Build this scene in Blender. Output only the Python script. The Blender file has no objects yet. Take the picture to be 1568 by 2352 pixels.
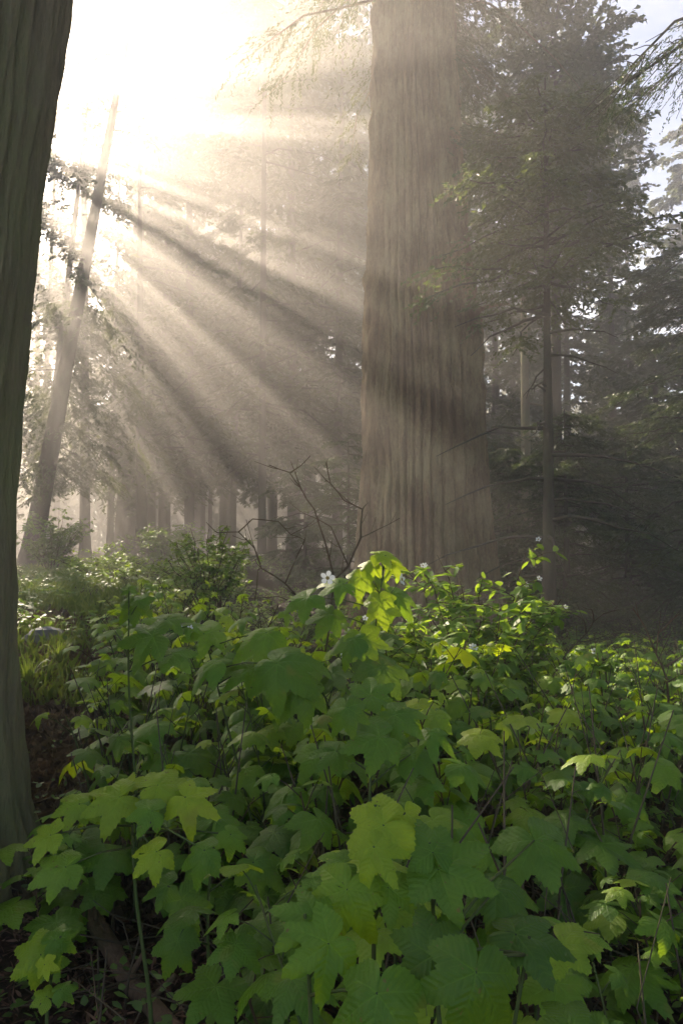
import bpy, math, random
import numpy as np
from mathutils import Vector, Matrix, Euler

random.seed(7)
R = math.radians
scene = bpy.context.scene
col = scene.collection
PX = 1568.0                    # focal length of the photograph in its own display pixels (1568 x 2352)

# ------------------------------------------------------------------ camera
CAM = Vector((0.0, 0.0, 1.4))
PITCH = R(2.7)
cam_data = bpy.data.cameras.new('camera')
cam_data.sensor_fit = 'VERTICAL'; cam_data.sensor_height = 36.0; cam_data.lens = 24.0
cam_data.clip_start = 0.05; cam_data.clip_end = 1000.0
cam = bpy.data.objects.new('camera', cam_data); col.objects.link(cam)
cam.location = CAM; cam.rotation_euler = (math.pi/2 + PITCH, 0, 0)
scene.camera = cam

def at(px, py, Y):
    """the world point at depth Y (metres north) that lies on the sight line of a photo pixel"""
    a = (px-784.0)/PX; b = (1176.0-py)/PX
    d = Vector((a, math.cos(PITCH)-b*math.sin(PITCH), math.sin(PITCH)+b*math.cos(PITCH)))
    return CAM + d*(Y/d.y)

# ------------------------------------------------------------------ sun
AZ, EL = R(30.0), R(29.4)
SUN = np.array((-math.sin(AZ)*math.cos(EL), math.cos(AZ)*math.cos(EL), math.sin(EL)))
UAX = np.array((math.cos(AZ), math.sin(AZ), 0.0))
VAX = np.cross(UAX, -SUN); VAX = VAX if VAX[2] > 0 else -VAX
AAX = np.array((-math.sin(AZ), math.cos(AZ), 0.0))

# ------------------------------------------------------------------ noise
def _lattice(n, seed): return np.random.default_rng(seed).random((n, n))
_LAT = [_lattice(64, 100+i) for i in range(6)]
def vnoise(x, y, k=0):
    x = np.asarray(x, float); y = np.asarray(y, float)
    L = _LAT[k % 6]; n = L.shape[0]
    xi = np.floor(x).astype(int); yi = np.floor(y).astype(int)
    fx = x-xi; fy = y-yi
    fx = fx*fx*(3-2*fx); fy = fy*fy*(3-2*fy)
    x0 = xi % n; x1 = (xi+1) % n; y0 = yi % n; y1 = (yi+1) % n
    return (L[x0, y0]*(1-fx)+L[x1, y0]*fx)*(1-fy) + (L[x0, y1]*(1-fx)+L[x1, y1]*fx)*fy
def fbm(x, y, k=0, o=4):
    s = 0; a = .5; t = 0
    for i in range(o):
        s = s+a*vnoise(np.asarray(x)*2**i+13.7*i, np.asarray(y)*2**i+7.1*i, k+i); t += a; a *= .5
    return s/t
def sstep(a, b, x):
    t = np.clip((np.asarray(x, float)-a)/(b-a), 0, 1); return t*t*(3-2*t)

# ------------------------------------------------------------------ ground height
def hgt(x, y):
    x = np.asarray(x, float); y = np.asarray(y, float)
    left = sstep(1.0, -3.0, x - (y-6)*.02)
    bank = sstep(3.6, 6.2, y + .25*x+.6)*.62 + np.clip(y-6, 0, 40)*.006
    right = -.35*sstep(4, 10, y)+np.clip(y-14, 0, 60)*.012
    base = left*bank + (1-left)*right
    n = (fbm(x*.5+9, y*.5+3, 1)-.5)*.22 + (fbm(x*2.1, y*2.1, 2)-.5)*.09
    return base + n*sstep(.3, 3, np.hypot(x, y))
def H(x, y): return float(hgt(x, y))

# ------------------------------------------------------------------ mesh builder
class MB:
    def __init__(s): s.v = []; s.f = []; s.t = []; s.uv = []; s.n = 0
    def add(s, v, f, tint=.5, uv=None):
        v = np.asarray(v, float).reshape(-1, 3); f = np.asarray(f, int)
        s.v.append(v); s.f.append(f+s.n); s.n += len(v)
        t = np.asarray(tint, float)
        s.t.append(np.full(len(v), float(t)) if t.ndim == 0 else t)
        s.uv.append(np.zeros((len(v), 2)) if uv is None else np.asarray(uv, float))
        return s
    def mesh(s, name, mat, smooth=True):
        me = bpy.data.meshes.new(name)
        v = np.concatenate(s.v); me.vertices.add(len(v)); me.vertices.foreach_set('co', v.ravel())
        sizes = np.concatenate([np.full(len(f), f.shape[1]) for f in s.f if len(f)])
        loops = np.concatenate([f.ravel() for f in s.f if len(f)])
        me.loops.add(len(loops)); me.loops.foreach_set('vertex_index', loops)
        me.polygons.add(len(sizes))
        st = np.concatenate([[0], np.cumsum(sizes)[:-1]])
        me.polygons.foreach_set('loop_start', st)
        me.polygons.foreach_set('use_smooth', np.full(len(sizes), smooth))
        a = me.attributes.new('tint', 'FLOAT', 'POINT'); a.data.foreach_set('value', np.concatenate(s.t))
        u = me.attributes.new('leafuv', 'FLOAT2', 'POINT'); u.data.foreach_set('vector', np.concatenate(s.uv).ravel())
        me.update(calc_edges=True); me.validate()
        if mat: me.materials.append(mat)
        return me
    def build(s, name, mat, parent=None, smooth=True):
        o = bpy.data.objects.new(name, s.mesh(name, mat, smooth)); col.objects.link(o)
        if parent: o.parent = parent
        return o
    def tube(s, pts, rad, sides=6, tint=.5, cap=True):
        P = np.asarray([tuple(p) for p in pts], float); n = len(P); rad = np.broadcast_to(rad, (n,))
        T = np.gradient(P, axis=0); T /= np.linalg.norm(T, axis=1)[:, None]+1e-9
        ref = np.array((0, 0, 1.)) if abs(T[0][2]) < .8 else np.array((1., 0, 0))
        A = np.cross(T, ref); A /= np.linalg.norm(A, axis=1)[:, None]+1e-9
        B = np.cross(T, A)
        th = np.arange(sides)*2*math.pi/sides
        V = P[:, None, :] + rad[:, None, None]*(np.cos(th)[None, :, None]*A[:, None, :] + np.sin(th)[None, :, None]*B[:, None, :])
        V = V.reshape(-1, 3)
        i = np.arange(n-1)[:, None]*sides; j = np.arange(sides)[None, :]; k = (np.arange(sides)+1) % sides
        F = np.stack([i+j, i+k[None, :], i+sides+k[None, :], i+sides+j], -1).reshape(-1, 4)
        s.add(V, F, tint)
        if cap and sides > 3:
            c = s.n; s.add(P[[0, -1]], np.zeros((0, 3), int), tint)
            f = [[c-n*sides+(q+1) % sides, c-n*sides+q, c] for q in range(sides)] + [[c-sides+q, c-sides+(q+1) % sides, c+1] for q in range(sides)]
            s.f.append(np.array(f))
        return s

def tag(o, label=None, cat=None, group=None, kind=None):
    for k, v in (('label', label), ('category', cat), ('group', group), ('kind', kind)):
        if v: o[k] = v
    return o
def empty(name, loc=(0, 0, 0), label=None, cat=None, group=None):
    o = bpy.data.objects.new(name, None); col.objects.link(o); o.location = loc; o.empty_display_size = .1
    return tag(o, label, cat, group)

# ------------------------------------------------------------------ materials
class NT:
    def __init__(s, name):
        s.m = bpy.data.materials.new(name); s.m.use_nodes = True
        s.t = s.m.node_tree; s.t.nodes.clear()
        s.out = s.n('ShaderNodeOutputMaterial')
    def n(s, typ, **kw):
        nd = s.t.nodes.new(typ)
        for k, v in kw.items(): setattr(nd, k, v)
        return nd
    def l(s, a, b): s.t.links.new(a, b)
    def val(s, sock, v):
        if hasattr(v, 'links') or isinstance(v, bpy.types.NodeSocket): s.l(v, sock)
        else: sock.default_value = v
    def math(s, op, a, b=0.0, c=0.0, clamp=False):
        nd = s.n('ShaderNodeMath', operation=op, use_clamp=clamp)
        s.val(nd.inputs[0], a); s.val(nd.inputs[1], b); s.val(nd.inputs[2], c); return nd.outputs[0]
    def mix(s, f, a, b, blend='MIX'):
        nd = s.n('ShaderNodeMix', data_type='RGBA', blend_type=blend)
        s.val(nd.inputs[0], f); s.val(nd.inputs[6], a); s.val(nd.inputs[7], b); return nd.outputs[2]
    def noise(s, scale, detail=4, vec=None, rough=.6, dist=0.0):
        nd = s.n('ShaderNodeTexNoise'); nd.inputs['Scale'].default_value = scale; nd.inputs['Detail'].default_value = detail
        nd.inputs['Roughness'].default_value = rough; nd.inputs['Distortion'].default_value = dist
        if vec is not None: s.l(vec, nd.inputs['Vector'])
        return nd.outputs[0]
    def ramp(s, f, stops):
        nd = s.n('ShaderNodeValToRGB'); s.l(f, nd.inputs[0]); e = nd.color_ramp.elements
        while len(e) < len(stops): e.new(.5)
        for q, (p, c) in zip(e, stops): q.position = p; q.color = (*c, 1) if len(c) == 3 else c
        return nd.outputs[0]
    def coord(s, scale=(1, 1, 1), which='Object'):
        tc = s.n('ShaderNodeTexCoord'); mp = s.n('ShaderNodeMapping'); mp.inputs['Scale'].default_value = scale
        s.l(tc.outputs[which], mp.inputs['Vector']); return mp.outputs[0]
    def attr(s, name, o='Fac'):
        nd = s.n('ShaderNodeAttribute'); nd.attribute_name = name; return nd.outputs[o]
    def bump(s, h, strength=.5, dist=.02):
        nd = s.n('ShaderNodeBump'); nd.inputs['Strength'].default_value = strength; nd.inputs['Distance'].default_value = dist
        s.l(h, nd.inputs['Height']); return nd.outputs[0]
    def principled(s, colr, rough=.7, spec=.3, normal=None):
        nd = s.n('ShaderNodeBsdfPrincipled'); s.val(nd.inputs['Base Color'], colr); s.val(nd.inputs['Roughness'], rough)
        nd.inputs['Specular IOR Level'].default_value = spec
        if normal is not None: s.l(normal, nd.inputs['Normal'])
        return nd.outputs[0]
    def done(s, shader): s.l(shader, s.out.inputs['Surface']); return s.m

def rgb(r, g, b): return (r, g, b, 1)

def leaf_material(name, dark, mid, fresh, trans, veins=True, tfac=.38, rough=.5, spec=.35):
    t = NT(name)
    tint = t.attr('tint')
    oi = t.n('ShaderNodeObjectInfo').outputs['Random']
    f = t.math('ADD', tint, t.math('MULTIPLY', t.math('SUBTRACT', oi, .5), .22), clamp=True)
    c = t.ramp(f, [(0.05, dark), (.5, mid), (.95, fresh)])
    pos = t.coord((1, 1, 1))
    nz = t.noise(38 if veins else 9, 4, pos)
    c = t.mix(t.math('MULTIPLY', nz, .45), c, rgb(*[x*.55 for x in dark]))
    nrm = None
    if veins:
        sep = t.n('ShaderNodeSeparateXYZ'); t.l(t.attr('leafuv', 'Vector'), sep.inputs[0])
        sx, tx = sep.outputs[0], sep.outputs[1]
        main = t.math('SUBTRACT', 1.0, t.math('DIVIDE', tx, .02), clamp=True)
        w = t.math('ADD', t.math('SUBTRACT', sx, t.math('MULTIPLY', tx, .85)), t.math('MULTIPLY', t.noise(14, 2, pos), .12))
        sec = t.math('PINGPONG', t.math('MULTIPLY', w, 9.0), .5)
        secv = t.math('SUBTRACT', 1.0, t.math('MULTIPLY', sec, 7.0), clamp=True)
        v = t.math('MAXIMUM', main, t.math('MULTIPLY', secv, .35), clamp=True)
        c = t.mix(t.math('MULTIPLY', v, .30), c, rgb(*[min(1, x*1.5+.02) for x in mid]))
        hgt_ = t.math('ADD', t.math('MULTIPLY', sec, .75), t.math('MULTIPLY', t.noise(80, 4, pos), 1.5))
        nrm = t.bump(t.math('SUBTRACT', hgt_, t.math('MULTIPLY', main, .5)), .42, .005)
        # small blemishes and eaten specks
        sp = t.noise(90, 2, pos)
        c = t.mix(t.math('GREATER_THAN', sp, .71), c, rgb(.13, .09, .03))
        bl = t.noise(7, 3, pos); c = t.mix(t.math('MULTIPLY', t.math('MULTIPLY', t.math('SUBTRACT', bl, .64), 9, clamp=True), .55), c, rgb(.20, .17, .03))
    p = t.principled(c, rough, spec, nrm)
    tr = t.n('ShaderNodeBsdfTranslucent')
    t.l(t.mix(.5, rgb(*trans), t.mix(1.0, c, rgb(3.0, 2.6, 1.2), 'MULTIPLY')), tr.inputs['Color'])
    if nrm is not None: t.l(nrm, tr.inputs['Normal'])
    ms = t.n('ShaderNodeMixShader'); ms.inputs[0].default_value = tfac
    t.l(p, ms.inputs[1]); t.l(tr.outputs[0], ms.inputs[2])
    return t.done(ms.outputs[0])

def bark_material(name, c1, c2, moss, moss_amt=.5, zs=.12, scale=9, bump=.6):
    t = NT(name)
    st = t.coord((1, 1, zs)); fl = t.coord((1, 1, .5))
    a = t.noise(scale, 6, st, .65, .3); b = t.noise(scale*3.5, 5, st, .7); m = t.noise(2.3, 5, fl, .65); g = t.noise(30, 3, fl)
    c = t.mix(a, rgb(*c1), rgb(*c2))
    c = t.mix(t.math('MULTIPLY', b, .5), c, rgb(*[x*.45 for x in c1]))
    k = t.math('MULTIPLY', t.math('SUBTRACT', t.math('ADD', m, t.math('MULTIPLY', g, .35)), .72 - .25*moss_amt), 4.0, clamp=True)
    c = t.mix(t.math('MULTIPLY', k, .75), c, rgb(*moss))
    h = t.math('ADD', t.math('MULTIPLY', a, 1.0), t.math('MULTIPLY', b, .55))
    return t.done(t.principled(c, .92, .12, t.bump(h, bump, .035)))

M = {}
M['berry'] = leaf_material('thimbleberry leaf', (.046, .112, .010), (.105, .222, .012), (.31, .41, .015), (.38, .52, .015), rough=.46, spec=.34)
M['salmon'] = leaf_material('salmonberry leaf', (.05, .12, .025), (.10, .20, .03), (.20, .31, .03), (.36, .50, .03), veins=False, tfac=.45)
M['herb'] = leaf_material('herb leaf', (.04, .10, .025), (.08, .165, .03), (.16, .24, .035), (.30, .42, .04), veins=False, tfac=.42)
M['grass'] = leaf_material('grass blade', (.05, .09, .022), (.09, .15, .03), (.20, .24, .05), (.34, .42, .06), veins=False, tfac=.42)
M['straw'] = leaf_material('dead grass', (.05, .033, .02), (.11, .075, .045), (.19, .14, .085), (.22, .16, .08), veins=False, tfac=.2)
M['needle'] = leaf_material('conifer needles', (.018, .032, .014), (.034, .056, .019), (.075, .095, .024), (.17, .19, .035), veins=False, tfac=.36)
M['hemlock'] = leaf_material('hemlock needles', (.016, .034, .014), (.03, .056, .02), (.075, .11, .03), (.14, .19, .035), veins=False, tfac=.3)
M['broad'] = leaf_material('small broad leaves', (.025, .045, .018), (.045, .075, .022), (.10, .13, .03), (.22, .27, .04), veins=False, tfac=.36)
M['redwood'] = bark_material('furrowed redwood bark', (.120, .074, .043), (.225, .150, .088), (.31, .26, .14), .55, .34, 20, .8)
M['grey_bark'] = bark_material('mossy grey bark', (.17, .135, .08), (.46, .375, .22), (.26, .26, .11), .55, .16, 34, 1.0)
M['dark_bark'] = bark_material('dark conifer bark', (.045, .034, .026), (.10, .08, .06), (.075, .085, .04), .4, .3, 14, .6)
M['pale_bark'] = bark_material('pale lichened bark', (.16, .13, .09), (.34, .29, .20), (.22, .23, .11), .5, .5, 16, .5)
M['stem'] = bark_material('brown cane', (.055, .035, .02), (.12, .085, .045), (.09, .12, .035), .3, .4, 40, .3)
M['green_stem'] = bark_material('green cane', (.06, .085, .025), (.11, .15, .045), (.12, .08, .04), .2, .4, 40, .2)
M['twig'] = bark_material('bare twig', (.06, .045, .03), (.15, .115, .075), (.10, .11, .05), .3, .4, 40, .3)
M['log'] = bark_material('fallen branch wood', (.10, .062, .04), (.21, .14, .09), (.07, .085, .03), .25, .2, 12, .6)
def plain(name, c, rough=.6, spec=.3, ns=60, amt=.35):
    t = NT(name); nz = t.noise(ns, 4, t.coord()); cc = t.mix(t.math('MULTIPLY', nz, amt), rgb(*c), rgb(*[x*.5 for x in c]))
    return t.done(t.principled(cc, rough, spec, t.bump(nz, .3, .004)))
def petal_mat():
    t = NT('white petal'); nz = t.noise(60, 3, t.coord()); c = t.mix(t.math('MULTIPLY', nz, .3), rgb(.82, .82, .78), rgb(.6, .62, .5))
    tr = t.n('ShaderNodeBsdfTranslucent'); tr.inputs['Color'].default_value = rgb(.7, .7, .62)
    ms = t.n('ShaderNodeMixShader'); ms.inputs[0].default_value = .3
    t.l(t.principled(c, .6, .2), ms.inputs[1]); t.l(tr.outputs[0], ms.inputs[2]); return t.done(ms.outputs[0])
M['petal'] = petal_mat()
M['stamen'] = plain('flower centre', (.32, .24, .07), .8, .1, 300, .6)
M['rock'] = plain('grey stone', (.17, .175, .18), .85, .25, 18, .7)
M['deadleaf'] = plain('pale dead leaf', (.24, .20, .16), .7, .2, 40, .5)
def litter_mat():
    t = NT('needle litter'); nz = t.noise(25, 3, t.coord()); f = t.math('ADD', t.attr('tint'), t.math('MULTIPLY', t.math('SUBTRACT', nz, .5), .4), clamp=True)
    return t.done(t.principled(t.ramp(f, [(0, (.025, .014, .010)), (.5, (.075, .038, .024)), (1, (.17, .10, .065))]), .85, .15))
M['litter'] = litter_mat()
def ground_mat():
    t = NT('forest soil'); p = t.coord()
    a = t.noise(1.3, 5, p); b = t.noise(22, 6, p, .7); d = t.noise(110, 3, p)
    c = t.ramp(b, [(.25, (.012, .008, .006)), (.5, (.04, .024, .016)), (.75, (.09, .055, .035))])
    c = t.mix(t.math('MULTIPLY', t.math('SUBTRACT', a, .5), 5, clamp=True), c, rgb(.035, .045, .016))
    return t.done(t.principled(c, .95, .1, t.bump(t.math('ADD', b, t.math('MULTIPLY', d, .5)), .9, .05)))
M['ground'] = ground_mat()

# ------------------------------------------------------------------ ground
def build_ground():
    def ax(lo, hi, n, k, c=0.0):
        t = np.linspace(-1, 1, n); s = np.sinh(t*k)/np.sinh(k)
        return c + np.where(s < 0, -s*(lo-c), s*(hi-c))
    xs = ax(-88, 88, 240, 4.2); ys = ax(-40, 92, 260, 4.0, 5.0)
    X, Y = np.meshgrid(xs, ys, indexing='ij'); Z = hgt(X, Y)
    V = np.stack([X, Y, Z], -1).reshape(-1, 3); nx, ny = len(xs), len(ys)
    i = np.arange(nx-1)[:, None]*ny+np.arange(ny-1)[None, :]
    F = np.stack([i, i+ny, i+ny+1, i+1], -1).reshape(-1, 4)
    o = MB().add(V, F).build('ground', M['ground']); tag(o, kind='structure')
build_ground()

# ------------------------------------------------------------------ where the sun comes through the canopy
# Gaps between the branches: (u, v, radius u, radius v) across the sun's direction
def uv_of(p): p = np.asarray(tuple(p), float); return float(p@UAX), float(p@VAX)
LIT = []
def lit(p, ru, rv=None):
    u, v = uv_of(p); LIT.append((u, v, ru, rv or ru))
for _px, _py, _Y, _a, _b in ((100, 1398, 9, .45, .2), (200, 1335, 14, .6, .3), (300, 1345, 12, .5, .25), (480, 1290, 7.8, .3, .2), (1380, 1600, 5.2, 1.1, .34), (1520, 1630, 4.9, 1.2, .34), (1250, 1700, 4.0, .5, .2), (1150, 1560, 4.6, .7, .25)): lit(at(_px, _py, _Y), _a, _b)
for _p, _a, _b in (((2.0, 5.0, .75), 1.35, .36), ((.6, 3.4, .9), .16, .12), ((-.5, 3.1, .9), .12, .12), ((1.2, 2.6, .85), .13, .1), ((-1.0, 2.3, .8), .12, .08), ((.95, 1.9, .75), .1, .08), ((1.8, 3.6, .8), .3, .15),
                    (at(1150, 830, 16), .9, .6), (at(1330, 900, 11), .8, .5), (at(1480, 1010, 13), .7, .4), (at(1140, 980, 14), .5, .35), (at(1300, 1050, 12.5), .4, .3), (at(790, 1120, 14), .6, .3), (at(560, 1310, 8), .35, .2)): lit(_p, _a, _b)
SHUT = []
def shut(p, ru, rv=None):
    u, v = uv_of(p); SHUT.append((u, v, ru, rv or ru))
lit((3.0, 6.6, .5), 1.7, .55); lit((1.35, 5.3, .9), 1.3, .55); lit((4.4, 7.6, .4), 1.0, .3); lit((2.2, 6.0, .2), .8, .3)
lit((-4.3, 12.5, .8), .9, .35); lit((-5.2, 11.0, .7), .22, .25); lit((-1.4, 8.2, 1.1), .5, .3)
lit((.15, 3.0, 1.3), .34, .24); lit((4.9, 18, 6.5), .8, 1.7); lit((-2.2, 9.5, .5), .5, .2)
lit((-2.6, 15, 4.6), .35, .25)
for (bu, bv, br) in ((4.85, -1.95, .20), (4.2, -5.3, .28), (5.8, 0, .26), (4.0, -3.3, .24), (5.35, -.95, .2), (3.5, -4.3, .25), (4.6, -2.6, .12), (6.3, .6, .3), (3.0, -3.9, .2), (6.6, -.6, .22)): LIT.append((bu, bv, br, br))
def keep_level(P):
    """which leaves of a crown stay: the canopy toward the sun is open at its top and broken by gaps lower down"""
    u = P@UAX; v = P@VAX; a = P@AAX
    n = fbm(u*1.5+5.3, v*1.3+1.7, 3, 3)*.86+.14*vnoise(u*5.5+2, v*5+8, 1)
    top = np.where(u < 2.2, 2.5, 1.0) + (fbm(u*.6, v*.3+4, 2, 3)-.5)*2.4
    top = top + sstep(7.8, 10, u)*9
    k = np.ones(len(P))
    thr = .535-.10*sstep(-1.3, -.3, v)*sstep(2.4, 3.2, u)*(1-sstep(7.6, 9, u))+.09*sstep(7.8, 9.5, u)-.06*sstep(-1.6, -3.2, v)*(1-sstep(5, 6.5, u))+.09*sstep(-.6, -1.8, v)*sstep(5.6, 6.8, u)
    k = 1-.98*sstep(-.012, .02, n-thr)
    opn = sstep(top-1.3, top+.4, v)*(1-sstep(top+2.9, top+4.6, v))
    k = k*(1-opn*.8)
    k = k*np.where(u > 2.4, .62+.38*sstep(6.5, 9, u), 1)
    fg = (u > -3.2) & (u < 2.6) & (v > -2.2) & (v < 1.7)
    k = np.where(fg, np.where(n > .63, .2, 1.0), k)
    k = np.where(a < 13, 1.0, k)
    for (lu, lv, ru, rv) in LIT:
        d = ((u-lu)/ru)**2 + ((v-lv)/rv)**2
        k = np.where((d < 1) & (a > 7), .02, k)
    return k
def keep(P, rng): return rng.random(len(P)) < keep_level(P)

# ------------------------------------------------------------------ trees
def crown_arrays(axis, nl, t0, t1, length, rise, droop, K, m, ql, qw, rng, hang=.25, az_bias=None, az_width=math.pi, flat=.55):
    """limbs, side twigs and needle sprays of one crown. axis(t) gives trunk points"""
    t = np.sort(t0+(t1-t0)*rng.random(nl)); az = rng.random(nl)*2*math.pi if az_bias is None else az_bias+(rng.random(nl)*2-1)*az_width
    L = np.array([length((q-t0)/(t1-t0)) for q in t])*(.65+.6*rng.random(nl))
    rs = rise+(rng.random(nl)-.5)*.35; dr = droop*(.7+.6*rng.random(nl))
    A = np.array([tuple(axis(q)) for q in t])
    D = np.stack([np.cos(az), np.sin(az), np.zeros(nl)], -1); Pp = np.stack([-np.sin(az), np.cos(az), np.zeros(nl)], -1)
    def limb(s):  # s (nl,k) -> points
        return A[:, None, :] + D[:, None, :]*(L[:, None]*s)[..., None] + np.array((0, 0, 1.))*(rs[:, None]*L[:, None]*s-dr[:, None]*L[:, None]*s*s)[..., None]
    sl = np.linspace(0, 1, 6)[None, :].repeat(nl, 0); limbs = limb(sl)
    limbs[:, 1:-1] += (rng.random((nl, 4, 3))-.5)*(.12*L)[:, None, None]*.5
    sj = .05+.95*rng.random((nl, K))**.8
    TP = limb(sj)
    side = np.where(rng.random((nl, K)) < .5, -1., 1.)
    td = D[:, None, :]*(.45+.5*rng.random((nl, K)))[..., None] + Pp[:, None, :]*(side*(.5+.6*rng.random((nl, K))))[..., None]
    td[..., 2] += -hang+(rng.random((nl, K))-.5)*.55
    td /= np.linalg.norm(td, axis=-1)[..., None]
    tl = (.34*L[:, None]*(1.15-sj)+.06*L[:, None]+.12)*(.6+.7*rng.random((nl, K)))
    r = (np.arange(m)[None, None, :]+rng.random((nl, K, m)))/m
    C = TP[:, :, None, :] + td[:, :, None, :]*(tl[:, :, None]*r)[..., None]
    C[..., 2] -= (tl[:, :, None]*r*r)*hang*.6
    C += (rng.random(C.shape)-.5)*ql*.5
    sd = np.where(rng.random((nl, K, m)) < .5, -1., 1.)
    lat = np.cross(td, np.array((0, 0, 1.))); lat /= np.linalg.norm(lat, axis=-1)[..., None]+1e-6
    qd = td[:, :, None, :]*.75 + lat[:, :, None, :]*(sd*.75)[..., None] + (rng.random(C.shape)-.5)*.7
    qd[..., 2] -= hang*.5
    qd /= np.linalg.norm(qd, axis=-1)[..., None]
    nrm = np.array((0, 0, 1.))*flat+(rng.random(C.shape)-.5)*1.3
    w = np.cross(qd, nrm); w /= np.linalg.norm(w, axis=-1)[..., None]+1e-6
    ll = ql*(.55+.9*rng.random((nl, K, m)))[..., None]; ww = qw*(.6+.8*rng.random((nl, K, m)))[..., None]
    tint = .15+.3*rng.random(nl)[:, None, None]+.4*r*rng.random((nl, K, m))+.0*sj[:, :, None]
    tint = tint+.25*sj[:, :, None]*rng.random((nl, K, 1))
    C = C.reshape(-1, 3); qd = qd.reshape(-1, 3); w = w.reshape(-1, 3); ll = ll.reshape(-1, 1); ww = ww.reshape(-1, 1); tint = np.clip(tint.ravel(), 0, 1)
    tw = np.stack([TP, TP+td*tl[..., None]], 2).reshape(-1, 2, 3)
    return limbs, L, (C, qd, w, ll, ww, tint), tw

def add_sprays(mb, S, mask=None, bend=.25):
    C, qd, w, ll, ww, tint = S
    if mask is not None: C, qd, w, ll, ww, tint = C[mask], qd[mask], w[mask], ll[mask], ww[mask], tint[mask]
    n = len(C)
    if not n: return
    dn = np.array((0, 0, -1.))
    V = np.stack([C-qd*ll*.5, C+w*ww*.5+dn*ww*.1, C+qd*ll*.5+dn*ll*bend*.5, C-w*ww*.5+dn*ww*.1], 1)
    mb.add(V.reshape(-1, 3), np.arange(4*n).reshape(n, 4), np.repeat(tint, 4))

def trunk_rings(mb, axis, rad, n, sides, rng, rough=.06, tint=.5):
    ts = np.linspace(0, 1, n); P = np.array([tuple(axis(t)) for t in ts]); r = np.array([rad(t) for t in ts])
    th = np.arange(sides)*2*math.pi/sides
    sc = rng.integers(0, 60)
    dis = 1+rough*(2*fbm(th[None, :]*sides/6.28*.5+sc, ts[:, None]*n*.18+sc, 4, 3)-1)
    V = np.stack([P[:, None, 0]+r[:, None]*dis*np.cos(th), P[:, None, 1]+r[:, None]*dis*np.sin(th), P[:, None, 2]+0*th[None, :]], -1).reshape(-1, 3)
    i = np.arange(n-1)[:, None]*sides; j = np.arange(sides)[None, :]; k = ((np.arange(sides)+1) % sides)[None, :]
    mb.add(V, np.stack([i+j, i+k, i+sides+k, i+sides+j], -1).reshape(-1, 4), tint)

def tree(name, label, base, h, r0, lean=(0, 0), bark='dark_bark', leaf='needle', nl=40, c0=.35, c1=1.0, length=None, rise=.05, droop=.35,
         K=14, m=8, ql=.28, qw=.11, hang=.25, seed=1, dens=1.0, cat='tree', group=None, carve=True, flare=.5, curve=0.0, az_bias=None, az_width=math.pi, dead=0, dead_len=1.0, low=-99.0, flat=.55, twigs=False, top_r=.12):
    rng = np.random.default_rng(seed); m = int(m*dens)
    bx, by = base; bz = H(bx, by)-.15
    root = empty(name, (bx, by, bz), label, cat, group)
    lx, ly = lean
    def axis(t): return (lx*h*t+curve*math.sin(t*math.pi)*h*.1, ly*h*t, h*t)
    def rad(t): return r0*((1-t)*(1-top_r)+top_r)*(1+flare*math.exp(-t*h/.55))
    tb = MB()
    n = max(14, int(h*1.6)); trunk_rings(tb, axis, rad, n, 18 if r0 > .2 else 10, rng, .10)
    if length is None: length = lambda q: .16*h*(1-q)**.7+.05*h
    limbs, L, S, tw = crown_arrays(axis, nl, c0, c1, length, rise, droop, K, m, ql, qw, rng, hang, az_bias, az_width, flat)
    lk = np.min([keep_level(limbs[:, e]+np.array((bx, by, bz))) for e in (1, 2, 3, 4, 5)], 0) if carve else np.ones(nl)
    for q in range(nl):
        if lk[q] < .5 and rng.random() < .93: continue
        w = .010+.008*L[q]
        tb.tube(limbs[q], np.linspace(w, w*.25, 6), 5 if r0 > .2 else 4)
    if twigs:
        for a, b in tw[::2]: tb.tube([a, (a+b)/2+(0, 0, .02), b], [.007, .005, .003], 3)
    for q in range(dead):       # bare lower branches
        t = c0*(.2+.8*rng.random()); a = rng.random()*6.28; ln = (.05+.07*rng.random())*h*dead_len
        p = np.array(axis(t)); pts = [p+np.array((math.cos(a), math.sin(a), 0))*ln*s+np.array((0, 0, .1*ln*s-.35*ln*s*s))+(rng.random(3)-.5)*.05*ln for s in np.linspace(0, 1, 6)]
        tb.tube(pts, np.linspace(.014+.01*ln, .004, 6), 4)
    tb.build('trunk', M[bark], root)
    cb = MB()
    Wp = S[0]+np.array((bx, by, bz)); mask = (keep(Wp, rng) | (Wp@VAX < low)) if carve else None
    add_sprays(cb, S, mask)
    if cb.n: cb.build('crown', M[leaf], root, smooth=False)
    return root

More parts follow.
